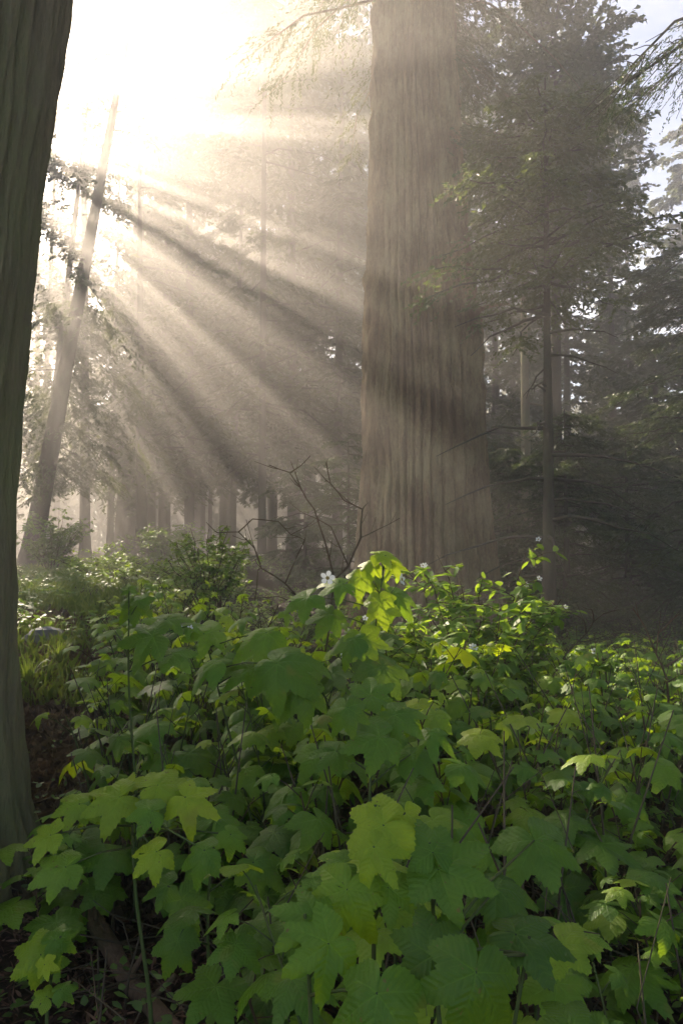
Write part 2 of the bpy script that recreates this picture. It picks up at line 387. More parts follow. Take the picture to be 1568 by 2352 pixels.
# --- the two great redwoods: bark with real furrows
def furrowed(axis, rad, zmax, nz, sides, ridges, depth, seed, fine=.35):
    zs = np.concatenate([np.linspace(0, zmax*.42, int(nz*.75)), np.linspace(zmax*.42, zmax, int(nz*.25)+1)[1:]])
    th = np.arange(sides)*2*math.pi/sides
    T, Z = np.meshgrid(th, zs)
    w = ridges/(2*math.pi)
    n1 = 64.0
    per = lambda k: T*w*k*(round(64/(ridges*k))*ridges*k/ridges/k if False else 1)
    # ridges wander slowly and fork; ridge number makes the pattern close on itself
    wander = (vnoise(Z*.22+seed, np.cos(T)*1.5+seed, 1)-.5)*1.5 + (vnoise(Z*.9+seed, np.sin(T)*5+9, 2)-.5)*.5+(vnoise(Z*2.2+seed, np.cos(T)*9+5, 3)-.5)*.14
    ph = T*w + wander
    a = 1-(1-np.abs(np.sin(math.pi*ph)))**2.6
    ph2 = T*w*1.7 + wander*1.3+vnoise(np.sin(T)*4+3, Z*.5+seed, 3)*.8
    b = np.abs(np.sin(math.pi*np.round(1.7*ridges)/ridges/1.7*ph2))
    br = fbm(T*w*.9+seed, Z*1.1, 0, 3)
    g = (a*.62+b*fine)*(.5+.7*br)*(.72+.56*fbm(T*w*2+seed, Z*3.2, 2, 3)) + .25*fbm(T*w*3, Z*2.4+seed, 4, 3)
    g = (g-g.mean())
    Rr = np.array([[rad(z)] for z in zs]); ax = np.array([axis(z) for z in zs])
    fl = 1+.35*np.exp(-Z/.8)
    lob = np.exp(-Z/1.1)*.10*np.sin(T*5+1.2+seed)
    r = Rr*(1+lob)+depth*g*fl
    V = np.stack([ax[:, None, 0]+r*np.cos(T), ax[:, None, 1]+r*np.sin(T), Z], -1).reshape(-1, 3)
    n = len(zs); i = np.arange(n-1)[:, None]*sides; j = np.arange(sides)[None, :]; k = ((np.arange(sides)+1) % sides)[None, :]
    F = np.stack([i+j, i+k, i+sides+k, i+sides+j], -1).reshape(-1, 4)
    return V, F, np.clip(.5+g*.8, 0, 1).ravel()

def interp(xs, ys): return lambda z: float(np.interp(z, xs, ys))

# main redwood, 12 m away
D0 = 12.6
MAINX = at(979, 1280, D0).x
mz = H(MAINX, D0)-.4
root = empty('redwood_tree', (MAINX, D0, mz), 'giant redwood with deeply furrowed brown bark rising through the sunlit mist at centre', 'tree', 'old redwoods with massive trunks')
q = D0/12.0
rz = [-.2, .35, .8, 1.6, 3.0, 4.6, 6.0, 7.5, 9, 11, 14, 20, 26, 29]
rr = [1.42, 1.34, 1.27, 1.17, 1.075, 1.035, .97, .875, .80, .73, .65, .45, .2, .06]
fr = interp([z+.4 for z in rz], [r*q for r in rr])
fx = interp([0, 2, 4, 6, 8, 12, 30], [0, -.02, -.05, -.08, -.13, -.2, -.3])
V, F, T = furrowed(lambda z: (fx(z), 0), fr, 29.0, 420, 660, 42, .25, 3, .14)
# a burl on the right flank
c = np.array((fx(5.9)+.96*q, -.25, 6.0)); d = np.linalg.norm((V-c)*np.array((1, 1, .7)), axis=1)
V[:, 0] += .07*np.exp(-(d/.42)**2)
mainmb = MB().add(V, F, T)
rng = np.random.default_rng(31)
limbs, L, S, tw = crown_arrays(lambda t: (fx(29*t), 0, 29*t), 80, .42, .99, lambda q: 2.5*(1-q)**.6+.8, .0, .6, 40, 26, .085, .026, rng, .5)
tb = mainmb
for qd in range(len(L)): tb.tube(limbs[qd], np.linspace(.008+.007*L[qd], .004, 6), 6)
limbs2, L2, S2, tw2 = crown_arrays(lambda t: (fx(29*t), 0, 29*t), 40, .33, .5, lambda q: 2.0, .05, .45, 36, 26, .08, .026, rng, .4, az_bias=.35, az_width=.9)
for qd in range(len(L2)): tb.tube(limbs2[qd], np.linspace(.008+.007*L2[qd], .004, 6), 6)
sb = np.array(tuple(at(1095, 712, D0-.3)))-np.array((MAINX, D0, mz)); tb.tube([sb, sb+(.25, -.1, .05), sb+(.55, -.15, .06)], [.05, .035, .02], 7)
tb.build('trunk', M['redwood'], root)
cb = MB(); add_sprays(cb, S); add_sprays(cb, S2); cb.build('crown', M['needle'], root, smooth=False)

# the near trunk on the left
DL = 3.5
def near_edge(py): return float(np.interp(py, [0, 450, 800, 1150, 1450, 1830, 1930], [138, 84, 54, 16, 18, 24, 44]))
Rl = 1.0
def near_center(py):
    pe = math.atan((near_edge(py)-784)/PX); pc = pe-math.asin(Rl/DL); return DL*math.sin(pc), DL*math.cos(pc)
lz, lcx, lcy = [], [], []
for py in (1930, 1830, 1600, 1450, 1150, 800, 450, 0):
    z = at(near_edge(py), py, 3.05).z; cx, cy = near_center(py); lz.append(z); lcx.append(cx); lcy.append(cy)
lz += [9.0, 28.0]; lcx += [lcx[-1]+.25, lcx[-1]+.6]; lcy += [lcy[-1], lcy[-1]]
nb = near_center(1450); nz0 = H(*nb)-.35
gx = interp([z-nz0 for z in lz], [x-nb[0] for x in lcx]); gy = interp([z-nz0 for z in lz], [y-nb[1] for y in lcy])
root = empty('redwood_tree', (nb[0], nb[1], nz0), 'huge near tree trunk with grey green furrowed bark filling the left edge', 'tree', 'old redwoods with massive trunks')
lr = interp([0, .4, .9, 2, 5, 10, 20, 28.0], [1.12, 1.05, 1.01, 1.0, .98, .85, .5, .1])
V, F, T = furrowed(lambda z: (gx(z), gy(z)), lr, 28.0, 700, 860, 58, .08, 11, .25)
tb = MB().add(V, F, T)
rng = np.random.default_rng(5)
limbs, L, S, tw = crown_arrays(lambda t: (gx(28*t), gy(28*t), 28*t), 34, .45, .99, lambda q: 3.8*(1-q)**.6+.8, .0, .35, 16, 8, .36, .15, rng, .3)
for qd in range(len(L)): tb.tube(limbs[qd], np.linspace(.02+.02*L[qd], .01, 6), 5)
tb.build('trunk', M['grey_bark'], root)
cb = MB(); add_sprays(cb, S); cb.build('crown', M['needle'], root, smooth=False)

def bxy(px, Y): p = at(px, 1250, Y); return (p.x, Y)

# --- background trees on the left, through which the sun comes
GB = 'hazy conifers behind the clearing on the left'
col_len = lambda a: (lambda q: a*(1-.55*q**1.5)*(.8+.4*math.sin(q*9)**2))
FULL = dict(nl=130, K=19, m=13, hang=.35, droop=.4, rise=.05)
tree('leaning_conifer', 'dark conifer leaning right beside the near trunk, with drooping feathery boughs', bxy(66, 22), 22, .32, (.165, 0), nl=100, c0=.14, c1=.98, length=col_len(2.7), droop=.55, hang=.55, K=18, m=12, ql=.17, qw=.055, seed=11, group=GB, low=-3.4)
tree('conifer_tree', 'slender hazy conifer just behind the leaning dark trunk', bxy(86, 27), 21, .22, (.09, 0), c0=.18, length=col_len(3.2), ql=.22, qw=.085, seed=12, group=GB, **FULL)
tree('redwood_tree', 'thick hazy trunk with swollen foot lit by slanting sunbeams', bxy(293, 34), 24, .68, (.02, 0), c0=.24, length=col_len(4.2), ql=.26, qw=.105, seed=13, group=GB, flare=.55, **FULL)
tree('conifer_tree', 'narrow hazy trunk close behind the swollen trunk', bxy(346, 37), 24, .28, (.0, 0), c0=.22, length=col_len(4.0), ql=.27, qw=.11, seed=14, group=GB, **FULL)
tree('conifer_tree', 'thin pair of hazy trunks, the left stem', bxy(466, 44), 27, .17, (.0, 0), c0=.2, length=col_len(4.0), ql=.3, qw=.125, seed=15, group=GB, **FULL)
tree('conifer_tree', 'thin pair of hazy trunks, the right stem', bxy(482, 44.6), 26, .14, (.005, 0), c0=.22, length=col_len(3.4), ql=.3, qw=.125, seed=16, group=GB, **FULL)
tree('conifer_tree', 'straight hazy trunk right of the thin pair of trunks', bxy(516, 43), 33, .36, (.0, 0), c0=.2, length=col_len(4.6), ql=.3, qw=.125, seed=17, group=GB, **FULL)
GF = 'faint conifers filling the mist beyond the clearing'
LF = 'faint conifer fading into the bright mist beyond the clearing'
sp = [(-26.0, 27, 25), (-22, 25.5, 23), (-18.8, 29, 23), (-16.2, 26, 20), (-14.4, 28.6, 22), (-23, 36, 27), (-6.4, 39, 29), (-5.0, 47, 32), (-1.6, 36, 30), (-11.0, 32.5, 23), (-8.3, 28.5, 20),
      (2.2, 41, 32), (-5.2, 32.5, 28), (-17, 38, 26), (-9.5, 45, 31), (0.6, 52, 32), (-14, 52, 32), (-21, 50, 31), (-28, 46, 28), (-.2, 29.5, 27), (-31, 54, 32), (-3.2, 27.5, 31), (-3.7, 36.5, 32), (-2.2, 31.5, 32), (1.2, 34, 31), (-11.6, 31, 33), (-8.8, 34, 33), (-14.8, 33.5, 32), (-6.7, 30.2, 32.5), (-20.5, 35, 31)]
for i, (x, y, h) in enumerate(sp):
    tree('conifer_tree', LF, (x, y), h, .17+.07*(i % 3), (.01*((i*7) % 5-2), 0), c0=.14+.04*(i % 3), length=col_len(4.1+.35*(i % 4)), ql=.2+.0022*y, qw=.08+.001*y, seed=40+i, group=GF, **FULL)

# --- right-hand side
GR = 'dark conifers in the shade on the right'
tree('spruce_tree', 'slender tree with pale sunlit lichened trunk right of the giant redwood', bxy(1209, 18), 15, .17, (.0, 0), 'pale_bark', 'needle', nl=50, c0=.30, length=col_len(1.9), droop=.3, K=14, m=9, ql=.15, qw=.055, seed=61, group=GR, carve=True, dead=10)
tree('spruce_tree', 'dark slender conifer with long bare side branches standing among the berry bushes', bxy(1258, 10.5), 9.3, .115, (.006, 0), 'dark_bark', 'broad', nl=80, c0=.60, c1=.98, length=lambda q: 1.9*(1-.55*q), rise=.12, droop=.2, K=24, m=14, ql=.08, qw=.038, seed=62, group=GR, carve=False, dead=20, dead_len=2.0, flat=.3)
tree('spruce_tree', 'thin hazy trunk with mossy boughs between the darker right hand conifers', bxy(1410, 25), 18, .2, (.004, 0), 'dark_bark', 'needle', nl=70, c0=.15, length=col_len(3.2), droop=.3, K=14, m=9, ql=.2, qw=.08, seed=63, group=GR, carve=False)
tree('hemlock_tree', 'dense dark hemlock with sweeping boughs at the right edge', bxy(1600, 13.5), 7.9, .18, (.0, 0), 'dark_bark', 'hemlock', nl=90, c0=.1, length=lambda q: 2.9*(1-.7*q), rise=.0, droop=.28, K=22, m=18, ql=.11, qw=.027, hang=.2, seed=64, group=GR, carve=False)
tree('hemlock_tree', 'dark bushy hemlock filling the shade just right of the giant trunk', bxy(1168, 14.8), 4.0, .09, (.0, 0), 'dark_bark', 'hemlock', nl=80, c0=.04, length=lambda q: 1.5*(1-.8*q)+.25, rise=.0, droop=.25, K=20, m=18, ql=.10, qw=.026, seed=65, group=GR, carve=False)
tree('hemlock_tree', 'low dark hemlock behind the dark slender conifer', bxy(1300, 13.5), 4.6, .08, (.0, 0), 'dark_bark', 'hemlock', nl=76, c0=.04, length=lambda q: 1.6*(1-.8*q)+.25, rise=.0, droop=.25, K=20, m=18, ql=.10, qw=.026, seed=66, group=GR, carve=False)
tree('hemlock_tree', 'shadowy low hemlock behind the reddish bare twigs', bxy(1440, 15.5), 4.4, .09, (.0, 0), 'dark_bark', 'hemlock', nl=76, c0=.04, length=lambda q: 2.0*(1-.8*q)+.25, droop=.25, K=20, m=18, ql=.11, qw=.03, seed=67, group=GR, carve=False)
tree('hemlock_tree', 'young green hemlock tucked against the left flank of the giant trunk', bxy(800, 14.6), 4.1, .06, (.0, 0), 'dark_bark', 'hemlock', nl=64, c0=.1, length=lambda q: 1.15*(1-.8*q)+.2, droop=.25, K=18, m=16, ql=.09, qw=.024, seed=68, group='young hemlocks in the gaps', carve=False)
tree('hemlock_tree', 'low misty hemlock left of the giant trunk, behind bare twigs', bxy(700, 17.5), 3.4, .06, (.0, 0), 'dark_bark', 'hemlock', nl=60, c0=.06, length=lambda q: 1.6*(1-.8*q)+.2, droop=.25, K=18, m=16, ql=.11, qw=.03, seed=69, group='young hemlocks in the gaps', carve=False)
tree('tanoak_tree', 'tall broadleaf tree with open twiggy top against the blue sky', bxy(1275, 17.0), 15.5, .2, (.012, 0), 'dark_bark', 'broad', nl=150, c0=.54, c1=.99, length=lambda q: 2.3*(1-.35*q), rise=.3, droop=.2, K=22, m=12, ql=.13, qw=.075, hang=.0, seed=70, group=GR, carve=True, flat=.2)
tree('conifer_tree', 'distant sunlit conifer with dense crown at the upper right edge', bxy(1600, 36), 25.0, .4, (.0, 0), 'dark_bark', 'needle', nl=110, c0=.2, length=lambda q: 3.6*(1-.6*q), droop=.3, K=18, m=10, ql=.3, qw=.14, seed=71, group=GR, carve=False)
tree('conifer_tree', 'small distant spire between the broadleaf top and the sunlit conifer', bxy(1452, 40), 26.0, .3, (.0, 0), 'dark_bark', 'needle', nl=90, c0=.2, length=lambda q: 3.0*(1-.85*q)+.3, droop=.3, K=16, m=10, ql=.3, qw=.13, seed=72, group=GR, carve=False)
tree('redwood_tree', 'tree standing outside the right edge whose bough hangs into the top corner', (6.1, 6.6), 12, .26, (.0, 0), 'dark_bark', 'hemlock', nl=4, c0=.60, c1=.66, length=lambda q: 3.0, rise=.0, droop=.45, K=70, m=34, ql=.04, qw=.012, hang=.6, az_bias=math.pi, az_width=.45, seed=74, group=GR, carve=False, twigs=True)
LR = 'dim conifer in the shaded misty wood behind the right hand trees'
for i, (x, y, h) in enumerate([(9, 27, 15), (12.5, 24, 12), (7.5, 33, 17), (14, 33, 14), (18.5, 31, 13), (11, 42, 18), (18, 45, 17), (25, 42, 17), (6.5, 45, 21), (22, 56, 18), (13, 56, 19), (30, 55, 18), (9.5, 20.5, 8), (4.4, 24, 22), (3.4, 30, 25), (6, 36, 33), (9.6, 38, 33), (8.2, 43, 33), (12.6, 42.5, 33), (4.6, 33, 31), (11, 33, 27)]):
    tree('conifer_tree', LR, (x, y), h, .22+.05*(i % 4), (0, 0), nl=96, c0=.08, length=lambda q: 3.5*(1-.6*q), droop=.35, K=16, m=13, ql=.24, qw=.09, seed=80+i, group='dim conifers deep in the wood on the right', carve=True)

# unseen trees of the wood beside the camera, added to cut sky light
LO = 'unseen conifer added beside the viewpoint to cut sky light'
for i, (x, y, h) in enumerate([(7.4, 3.6, 17), (10.5, 8.6, 18), (9.5, -1.5, 20)]):
    tree('conifer_tree', LO, (x, y), h, .3, (0, 0), nl=60, c0=.15, length=lambda q: 3.4*(1-.7*q), droop=.35, K=14, m=8, ql=.42, qw=.2, seed=140+i, group='unseen conifers added to shade the viewpoint', carve=False)

# the far wood: one mass no one could count
rng = np.random.default_rng(555)
n = 56000
X = -75+150*rng.random(n); Y = 66+22*rng.random(n)
ht = 9+13*fbm(X*.09, Y*.03, 1, 3)+10*(vnoise(X*.35, Y*.1, 2)-.4); ht = np.where(X > 14, ht*.85, ht)
Z = ht*rng.random(n)**.8; lo_ = rng.random(n) < .3; Z = np.where(lo_, -.5+8*rng.random(n), Z); Y = np.where(lo_, 62+10*rng.random(n), Y)
d = rng.random((n, 3))-.5; d[:, 2] -= .2; d /= np.linalg.norm(d, axis=1)[:, None]; wv = np.cross(d, rng.random((n, 3))-.5); wv /= np.linalg.norm(wv, axis=1)[:, None]
mb = MB(); add_sprays(mb, (np.stack([X, Y, Z], -1), d, wv, .7+.9*rng.random((n, 1)), .35+.4*rng.random((n, 1)), rng.random(n)*.6))
for i in range(120):
    x = -70+140*rng.random(); y = 64+22*rng.random(); mb.tube([(x, y, -.5), (x+.3, y, 8), (x+.5, y, 17)], [.35, .28, .15], 7, .0)
o = mb.build('distant_wood', M['needle'], None, False); tag(o, 'far wall of forest closing the view behind all the mist', 'forest', None, 'stuff')

# ------------------------------------------------------------------ leaves
TH = np.radians([0, 5, 12, 19, 27, 34, 42, 48, 53, 58, 65, 73, 81, 89, 97, 104, 109, 114, 123, 135, 148, 160, 170, 176, 180])
RO = np.array([1.0, .92, .80, .69, .57, .67, .81, .91, .95, .88, .75, .63, .53, .58, .67, .73, .76, .71, .63, .58, .54, .45, .30, .14, .05])
AXES = np.radians([0, 52, 108])
def leaf_arrays(na, nr, rng, teeth=True, droop=.25, cup=.05):
    th = np.linspace(-math.pi, math.pi, na, endpoint=False)+math.pi/na
    a = np.abs(th); jit = 1+(rng.random()-.5)*.12*np.sin(th*2+rng.random()*6)
    r0 = np.interp(a*jit.clip(.9, 1.1), TH, RO)**(.75+.6*rng.random())
    r0 *= 1+.08*np.sin(th+rng.random()*6.28)
    wx = .86+.26*rng.random()
    if teeth: r0 = r0*(1+.035*np.where(np.arange(na) % 2, 1, -1)*sstep(.1, .4, r0))*(1+.05*(rng.random(na)-.5))
    rr = np.linspace(0, 1, nr+1)[1:]**.85
    d = np.abs(a[:, None]-AXES[None, :]); k = d.argmin(1); da = d.min(1)
    X, Y, Z, S_, T_ = [], [], [], [], []
    ph = rng.random(4)*6.28
    for q in rr:
        r = r0*q
        x = wx*r*np.sin(th); y = r*np.cos(th)
        s = r*np.cos(da); t = r*np.sin(da)
        z = -droop*r**2*(1+.5*np.abs(np.sin(th))) + .20*t*(1-q*.6) + cup*np.sin(th*3+ph[0])*r**1.5*.7+.022*np.sin(x*9+ph[1])*np.sin(y*8+ph[2])
        z -= .10*np.maximum(0, np.abs(x)-.1)*0
        X.append(x); Y.append(y); Z.append(z); S_.append(s+.03*k[:]*0); T_.append(t)
    V = np.concatenate([[[0, 0, 0]], np.stack([np.array(X), np.array(Y), np.array(Z)], -1).reshape(-1, 3)])
    UV = np.concatenate([[[0, 0]], np.stack([np.array(S_), np.array(T_)], -1).reshape(-1, 2)])
    j = np.arange(na); k2 = (j+1) % na
    tri = np.stack([np.zeros(na, int), 1+k2, 1+j], -1)
    quads = []
    for q in range(nr-1):
        b = 1+q*na; quads.append(np.stack([b+j, b+k2, b+na+k2, b+na+j], -1))
    gap = na-1     # the notch at the petiole stays open
    ok = j != gap
    tri = tri[ok]; Q = np.concatenate([x[ok] for x in quads]) if quads else np.zeros((0, 4), int)
    return V, tri, Q, UV
_rl = np.random.default_rng(77)
LEAF_HI = [leaf_arrays(96, 9, _rl, True, .10+.55*_rl.random(), .03+.11*_rl.random()) for i in range(14)]
LEAF_MD = [leaf_arrays(56, 5, _rl, True, .10+.5*_rl.random(), .04+.09*_rl.random()) for i in range(12)]
LEAF_LO = [leaf_arrays(28, 3, _rl, False, .2+.3*_rl.random(), .06) for i in range(6)]

def put_leaf(mb, lf, pos, tip, nrm, size, tint):
    V, tri, Q, UV = lf
    y = np.asarray(tip, float); y = y/np.linalg.norm(y); n = np.asarray(nrm, float); n = n-(n@y)*y; n /= np.linalg.norm(n)+1e-9
    x = np.cross(y, n)
    W = np.asarray(pos, float)+size*(V[:, :1]*x+V[:, 1:2]*y+V[:, 2:]*n)
    b = mb.n
    if len(Q) > 300:           # insect holes in some leaves
        m = np.ones(len(Q), bool); g = np.random.default_rng(b+7)
        if g.random() < .45:
            na = 95
            for h in range(g.integers(1, 5)):
                c = g.integers(0, len(Q)-2*na-3); w_ = g.integers(1, 3)
                for e in range(w_): m[c+e*na:c+e*na+g.integers(1, 4)] = False
        Q = Q[m]
    mb.add(W, tri, tint, UV); mb.f.append(Q+b)

def berry_proto(seed, leaves, n, size, h=1.0, spread=.16, tint0=.45, canes=1):
    """one thimbleberry: canes, leaf stalks and maple-like leaves; returns (stem mesh, foliage mesh)"""
    rng = np.random.default_rng(seed); st = MB(); fo = MB()
    for c in range(canes):
        a0 = rng.random()*6.28; lean = .12+.16*rng.random(); off = np.array((math.cos(a0), math.sin(a0), 0))
        hh = h*(1-.18*c*rng.random())
        def P(t): return off*(lean*hh*t*t+.03*c)+np.array((.02*math.sin(t*7+a0), .02*math.cos(t*6), hh*t-.04))
        ts = np.linspace(0, 1, 9); st.tube([P(t) for t in ts], np.linspace(.0062, .0025, 9), 6)
        nn = n//canes
        for i in range(nn):
            t = .30+.70*(i+.5*rng.random())/nn; t = min(t, 1)
            a = a0+i*2.4+(rng.random()-.5)*.6
            d = np.array((math.cos(a), math.sin(a), 0)); pl = spread*(.55+.7*rng.random())*(1.1-.55*t)
            p0 = P(t); up = .35+.5*t+.2*rng.random()
            p1 = p0+d*pl+np.array((0, 0, pl*up))
            st.tube([p0, (p0+p1)/2+np.array((0, 0, .012)), p1], [.0024, .002, .0016], 4)
            tilt = .15+.75*rng.random()**1.5
            tip = d*math.cos(tilt)+np.array((0, 0, -math.sin(tilt))); tip += np.array((-d[1], d[0], 0))*(rng.random()-.5)*.8
            nrm = np.array((0, 0, 1.))+d*.3+(rng.random(3)-.5)*.5
            sz = size*(.45+.8*rng.random())*(1.15-.5*t**3)
            put_leaf(fo, leaves[rng.integers(len(leaves))], p1, tip, nrm, sz, np.clip(tint0+.46*(rng.random()-.5)+.25*(t > .88)+(.35 if rng.random() < .04 else 0), 0, 1))
    return st, fo

def flower(parent, loc, r, face, seed=0):
    """five white petals round a yellow-brown centre"""
    rng = np.random.default_rng(seed)
    f = Vector(face).normalized(); qt = f.to_track_quat('Z', 'Y').to_matrix()
    pm = MB()
    for k in range(5):
        a = k*2*math.pi/5+.2*rng.random(); vs = []
        for (u, w) in ((.16, 0), (.3, .2), (.58, .34), (.85, .28), (1.0, .1), (1.0, -.1), (.85, -.28), (.58, -.34), (.3, -.2)):
            x = u*math.cos(a)-w*math.sin(a); y = u*math.sin(a)+w*math.cos(a); vs.append(qt@Vector((x*r, y*r, r*(.10+.14*u*u-.25*w*w)))+Vector(loc))
        pm.add([tuple(v) for v in vs], [list(range(9))])
    fl = pm.build('flower', M['petal'], parent)
    cm = MB()
    for i in range(5):
        t = i/4*math.pi/2
        pass
    ring = [[(qt@Vector((r*.27*math.cos(p)*math.cos(t), r*.27*math.cos(p)*math.sin(t), r*(.1+.17*math.sin(p))))+Vector(loc))[:] for t in np.linspace(0, 2*math.pi, 9)[:-1]] for p in (0, .5, 1.0, 1.5)]
    V = np.array(ring).reshape(-1, 3); F = [[i*8+j, i*8+(j+1) % 8, i*8+8+(j+1) % 8, i*8+8+j] for i in range(3) for j in range(8)]
    cm.add(V, F); cm.build('flower_centre', M['stamen'], fl)
    return fl

# ------------------------------------------------------------------ hand-placed plants
def hero_plant(label, base_px, Y, leaves, flowers=(), group='thimbleberry plants picked out near the camera', seed=1, stem='green_stem', name='thimbleberry_plant', scale=1.0):
    """leaves: (px, py, size_px, tip angle in the picture, facing 0 up .. 1 to camera, tint, dY)"""
    rng = np.random.default_rng(seed)
    bp = at(base_px, 1250, Y); bz = H(bp.x, Y)-.03
    root = empty(name, (bp.x, Y, bz), label, 'plant', group)
    O = np.array((bp.x, Y, bz))
    st = MB(); fo = MB()
    tops = sorted(leaves, key=lambda l: l[1]); tp = np.array(tuple(at(tops[0][0], tops[0][1], Y+tops[0][6])))-O
    def P(t): return np.array((tp[0]*(.25*t+.75*t*t), tp[1]*(.25*t+.75*t*t), tp[2]*t))+np.array((.015*math.sin(6*t), 0, 0))*t*(1-t)*4
    ts = np.linspace(0, 1, 12); st.tube([P(t) for t in ts], np.linspace(.007, .0028, 12), 7)
    for (px, py, sz, ang, face, tint, dy) in leaves:
        Yl = Y+dy; size = sz*.86*scale*Yl/PX; pos = np.array(tuple(at(px, py, Yl))); k = pos-np.array(tuple(CAM)); k /= np.linalg.norm(k)
        n = np.array(((rng.random()-.5)*.35, -face, 1.0-face*.75)); n /= np.linalg.norm(n)
        a = R(ang); d = np.array((math.cos(a), 0, math.sin(a))); kn = k@n
        kn = min(kn, -.25)
        tip = d-k*(d@n)/kn; tip /= np.linalg.norm(tip)
        # the leaf is hung by its middle: size is its whole length
        L = size/1.45
        p = pos-O-tip*L*.25
        put_leaf(fo, LEAF_HI[rng.integers(14)], p, tip, n, L*1.05, tint)
        tz = np.clip((p[2]-.07)/max(tp[2], .1), .12, .97); p0 = P(tz)
        dd = p-p0; ln = np.linalg.norm(dd)
        st.tube([p0, p0+dd*.5+np.array((0, 0, .04*ln)), p], [.0032, .0026, .002], 5)
    st.build('stem', M[stem], root); fo.build('foliage', M['berry'], root)
    for i, (px, py, rp, face, dy) in enumerate(flowers):
        loc = at(px, py, Y+dy)-Vector(O)
        flower(root, loc, rp*(Y+dy)/PX, face, seed+i)
        sm = MB(); p = np.array(tuple(loc)); t = np.clip((p[2]-.12)/max(tp[2], .1), .2, .98); p0 = P(t)
        sm.tube([p0, (p0+p)/2+np.array((0, 0, -.01)), p-np.array(Vector(face).normalized())*.004], [.002, .0017, .0014], 5).build('flower_stalk', M['green_stem'], root)
    return root

hero_plant('bright yellow green thimbleberry sprout close to the camera in the lower centre', 885, 1.15,
           [(858, 1905, 165, 205, .62, .93, 0), (935, 1885, 130, -75, .5, .97, .05), (870, 1965, 150, -60, .6, .9, -.03), (862, 1848, 55, 165, .5, 1.0, .03), (893, 2062, 145, -88, .55, .62, -.02), (785, 2070, 175, -112, .7, .68, -.05), (772, 1985, 120, 190, .35, .55, .03)], seed=2)
hero_plant('dark green thimbleberry with one very broad leaf just right of the yellow green sprout', 1060, 1.12,
           [(1040, 2010, 235, -22, .55, .34, 0), (985, 1935, 150, 110, .5, .32, .03), (1160, 2060, 170, -40, .35, .12, .12), (1240, 1955, 190, -60, .4, .3, .25)], seed=3)
hero_plant('low thimbleberry with pale rounded leaves at the bottom just left of the grass blades', 800, 1.02,
           [(728, 2185, 205, 215, .75, .48, 0), (700, 2100, 170, 160, .55, .45, .05), (860, 2325, 240, -100, .6, .38, -.08)], seed=4)
hero_plant('large dark leaved thimbleberry cut by the bottom edge right of centre', 1060, .95,
           [(1085, 2275, 235, -100, .72, .28, 0), (985, 2160, 200, 100, .6, .22, .08), (1215, 2150, 200, -10, .3, .2, .22), (1320, 2340, 150, 70, .4, .4, .1)], seed=5)
hero_plant('tallest thimbleberry, topped by bright drooping leaves and white flowers before the giant trunk', 835, 3.0,
           [(885, 1275, 88, -5, .45, .95, 0), (905, 1303, 70, -55, .6, .97, 0), (845, 1300, 66, 200, .6, .95, 0), (828, 1338, 84, -95, .7, .8, -.05), (862, 1322, 90, 20, .4, .7, .1), (772, 1345, 110, 195, .42, .55, -.1),
            (690, 1378, 118, 205, .45, .5, -.2), (915, 1375, 105, -40, .55, .55, 0), (875, 1395, 100, -80, .75, .88, -.1), (752, 1420, 105, 235, .5, .38, -.1), (842, 1480, 120, -60, .6, .75, -.2), (800, 1470, 95, 190, .5, .4, -.2), (890, 1545, 130, -50, .55, .22, -.3)],
           [(752, 1328, 17, (.1, -1, .35), -.1), (921, 1331, 14, (.9, -.5, .2), -.05), (838, 1420, 7, (.2, -.8, .5), -.1)], seed=6)
hero_plant('thimbleberry with a broad silvery leaf left of the bare twigs', 600, 2.7,
           [(595, 1460, 138, 200, .45, .5, 0), (468, 1455, 120, 190, .45, .48, .1), (655, 1535, 170, -30, .55, .25, -.2), (560, 1545, 130, 210, .4, .3, 0), (480, 1520, 120, 180, .3, .4, 0), (700, 1600, 140, -80, .6, .15, -.2)], [(790, 1506, 9, (.3, -.8, .4), .1)], seed=7)
hero_plant('dark upright thimbleberry with hanging leaves beside the round green shrub', 320, 2.7,
           [(310, 1400, 90, 265, .7, .22, 0), (325, 1375, 60, 60, .6, .3, 0), (296, 1350, 46, 100, .55, .35, 0), (330, 1465, 145, 190, .6, .22, -.05), (400, 1420, 105, 5, .4, .38, .1), (440, 1440, 70, -20, .4, .45, .1), (255, 1450, 60, 190, .2, .5, .3), (410, 1500, 100, 10, .4, .4, 0)],
           [(410, 1441, 9, (.2, -1, .3), .1), (437, 1444, 9, (-.4, -.8, .5), .1)], seed=8)
hero_plant('thimbleberry with big sunwashed yellow green leaves low before the left trunk', 360, 1.75,
           [(385, 1800, 165, 10, .42, .72, 0), (445, 1840, 165, -25, .55, .84, -.05), (250, 1840, 185, 200, .45, .68, 0), (335, 1865, 115, 185, .5, .42, -.1), (165, 1850, 120, 190, .45, .64, 0), (300, 1795, 90, 80, .4, .8, .1), (345, 1968, 130, 215, .5, .82, -.2), (455, 1960, 130, -160, .5, .25, -.25), (100, 1925, 130, 200, .5, .7, -.15), (540, 1925, 95, -40, .5, .45, -.1), (130, 2000, 150, 200, .5, .5, -.2)], seed=9, scale=.85)
hero_plant('thimbleberry with a star shaped grey green leaf in the middle of the thicket', 845, 2.0,
           [(850, 1700, 160, 195, .5, .32, 0), (865, 1590, 130, 25, .45, .35, .2), (800, 1640, 110, -80, .6, .2, 0), (920, 1650, 130, -30, .5, .28, .1), (760, 1735, 120, 220, .4, .25, .1), (960, 1730, 120, 10, .4, .3, .2)], seed=10)
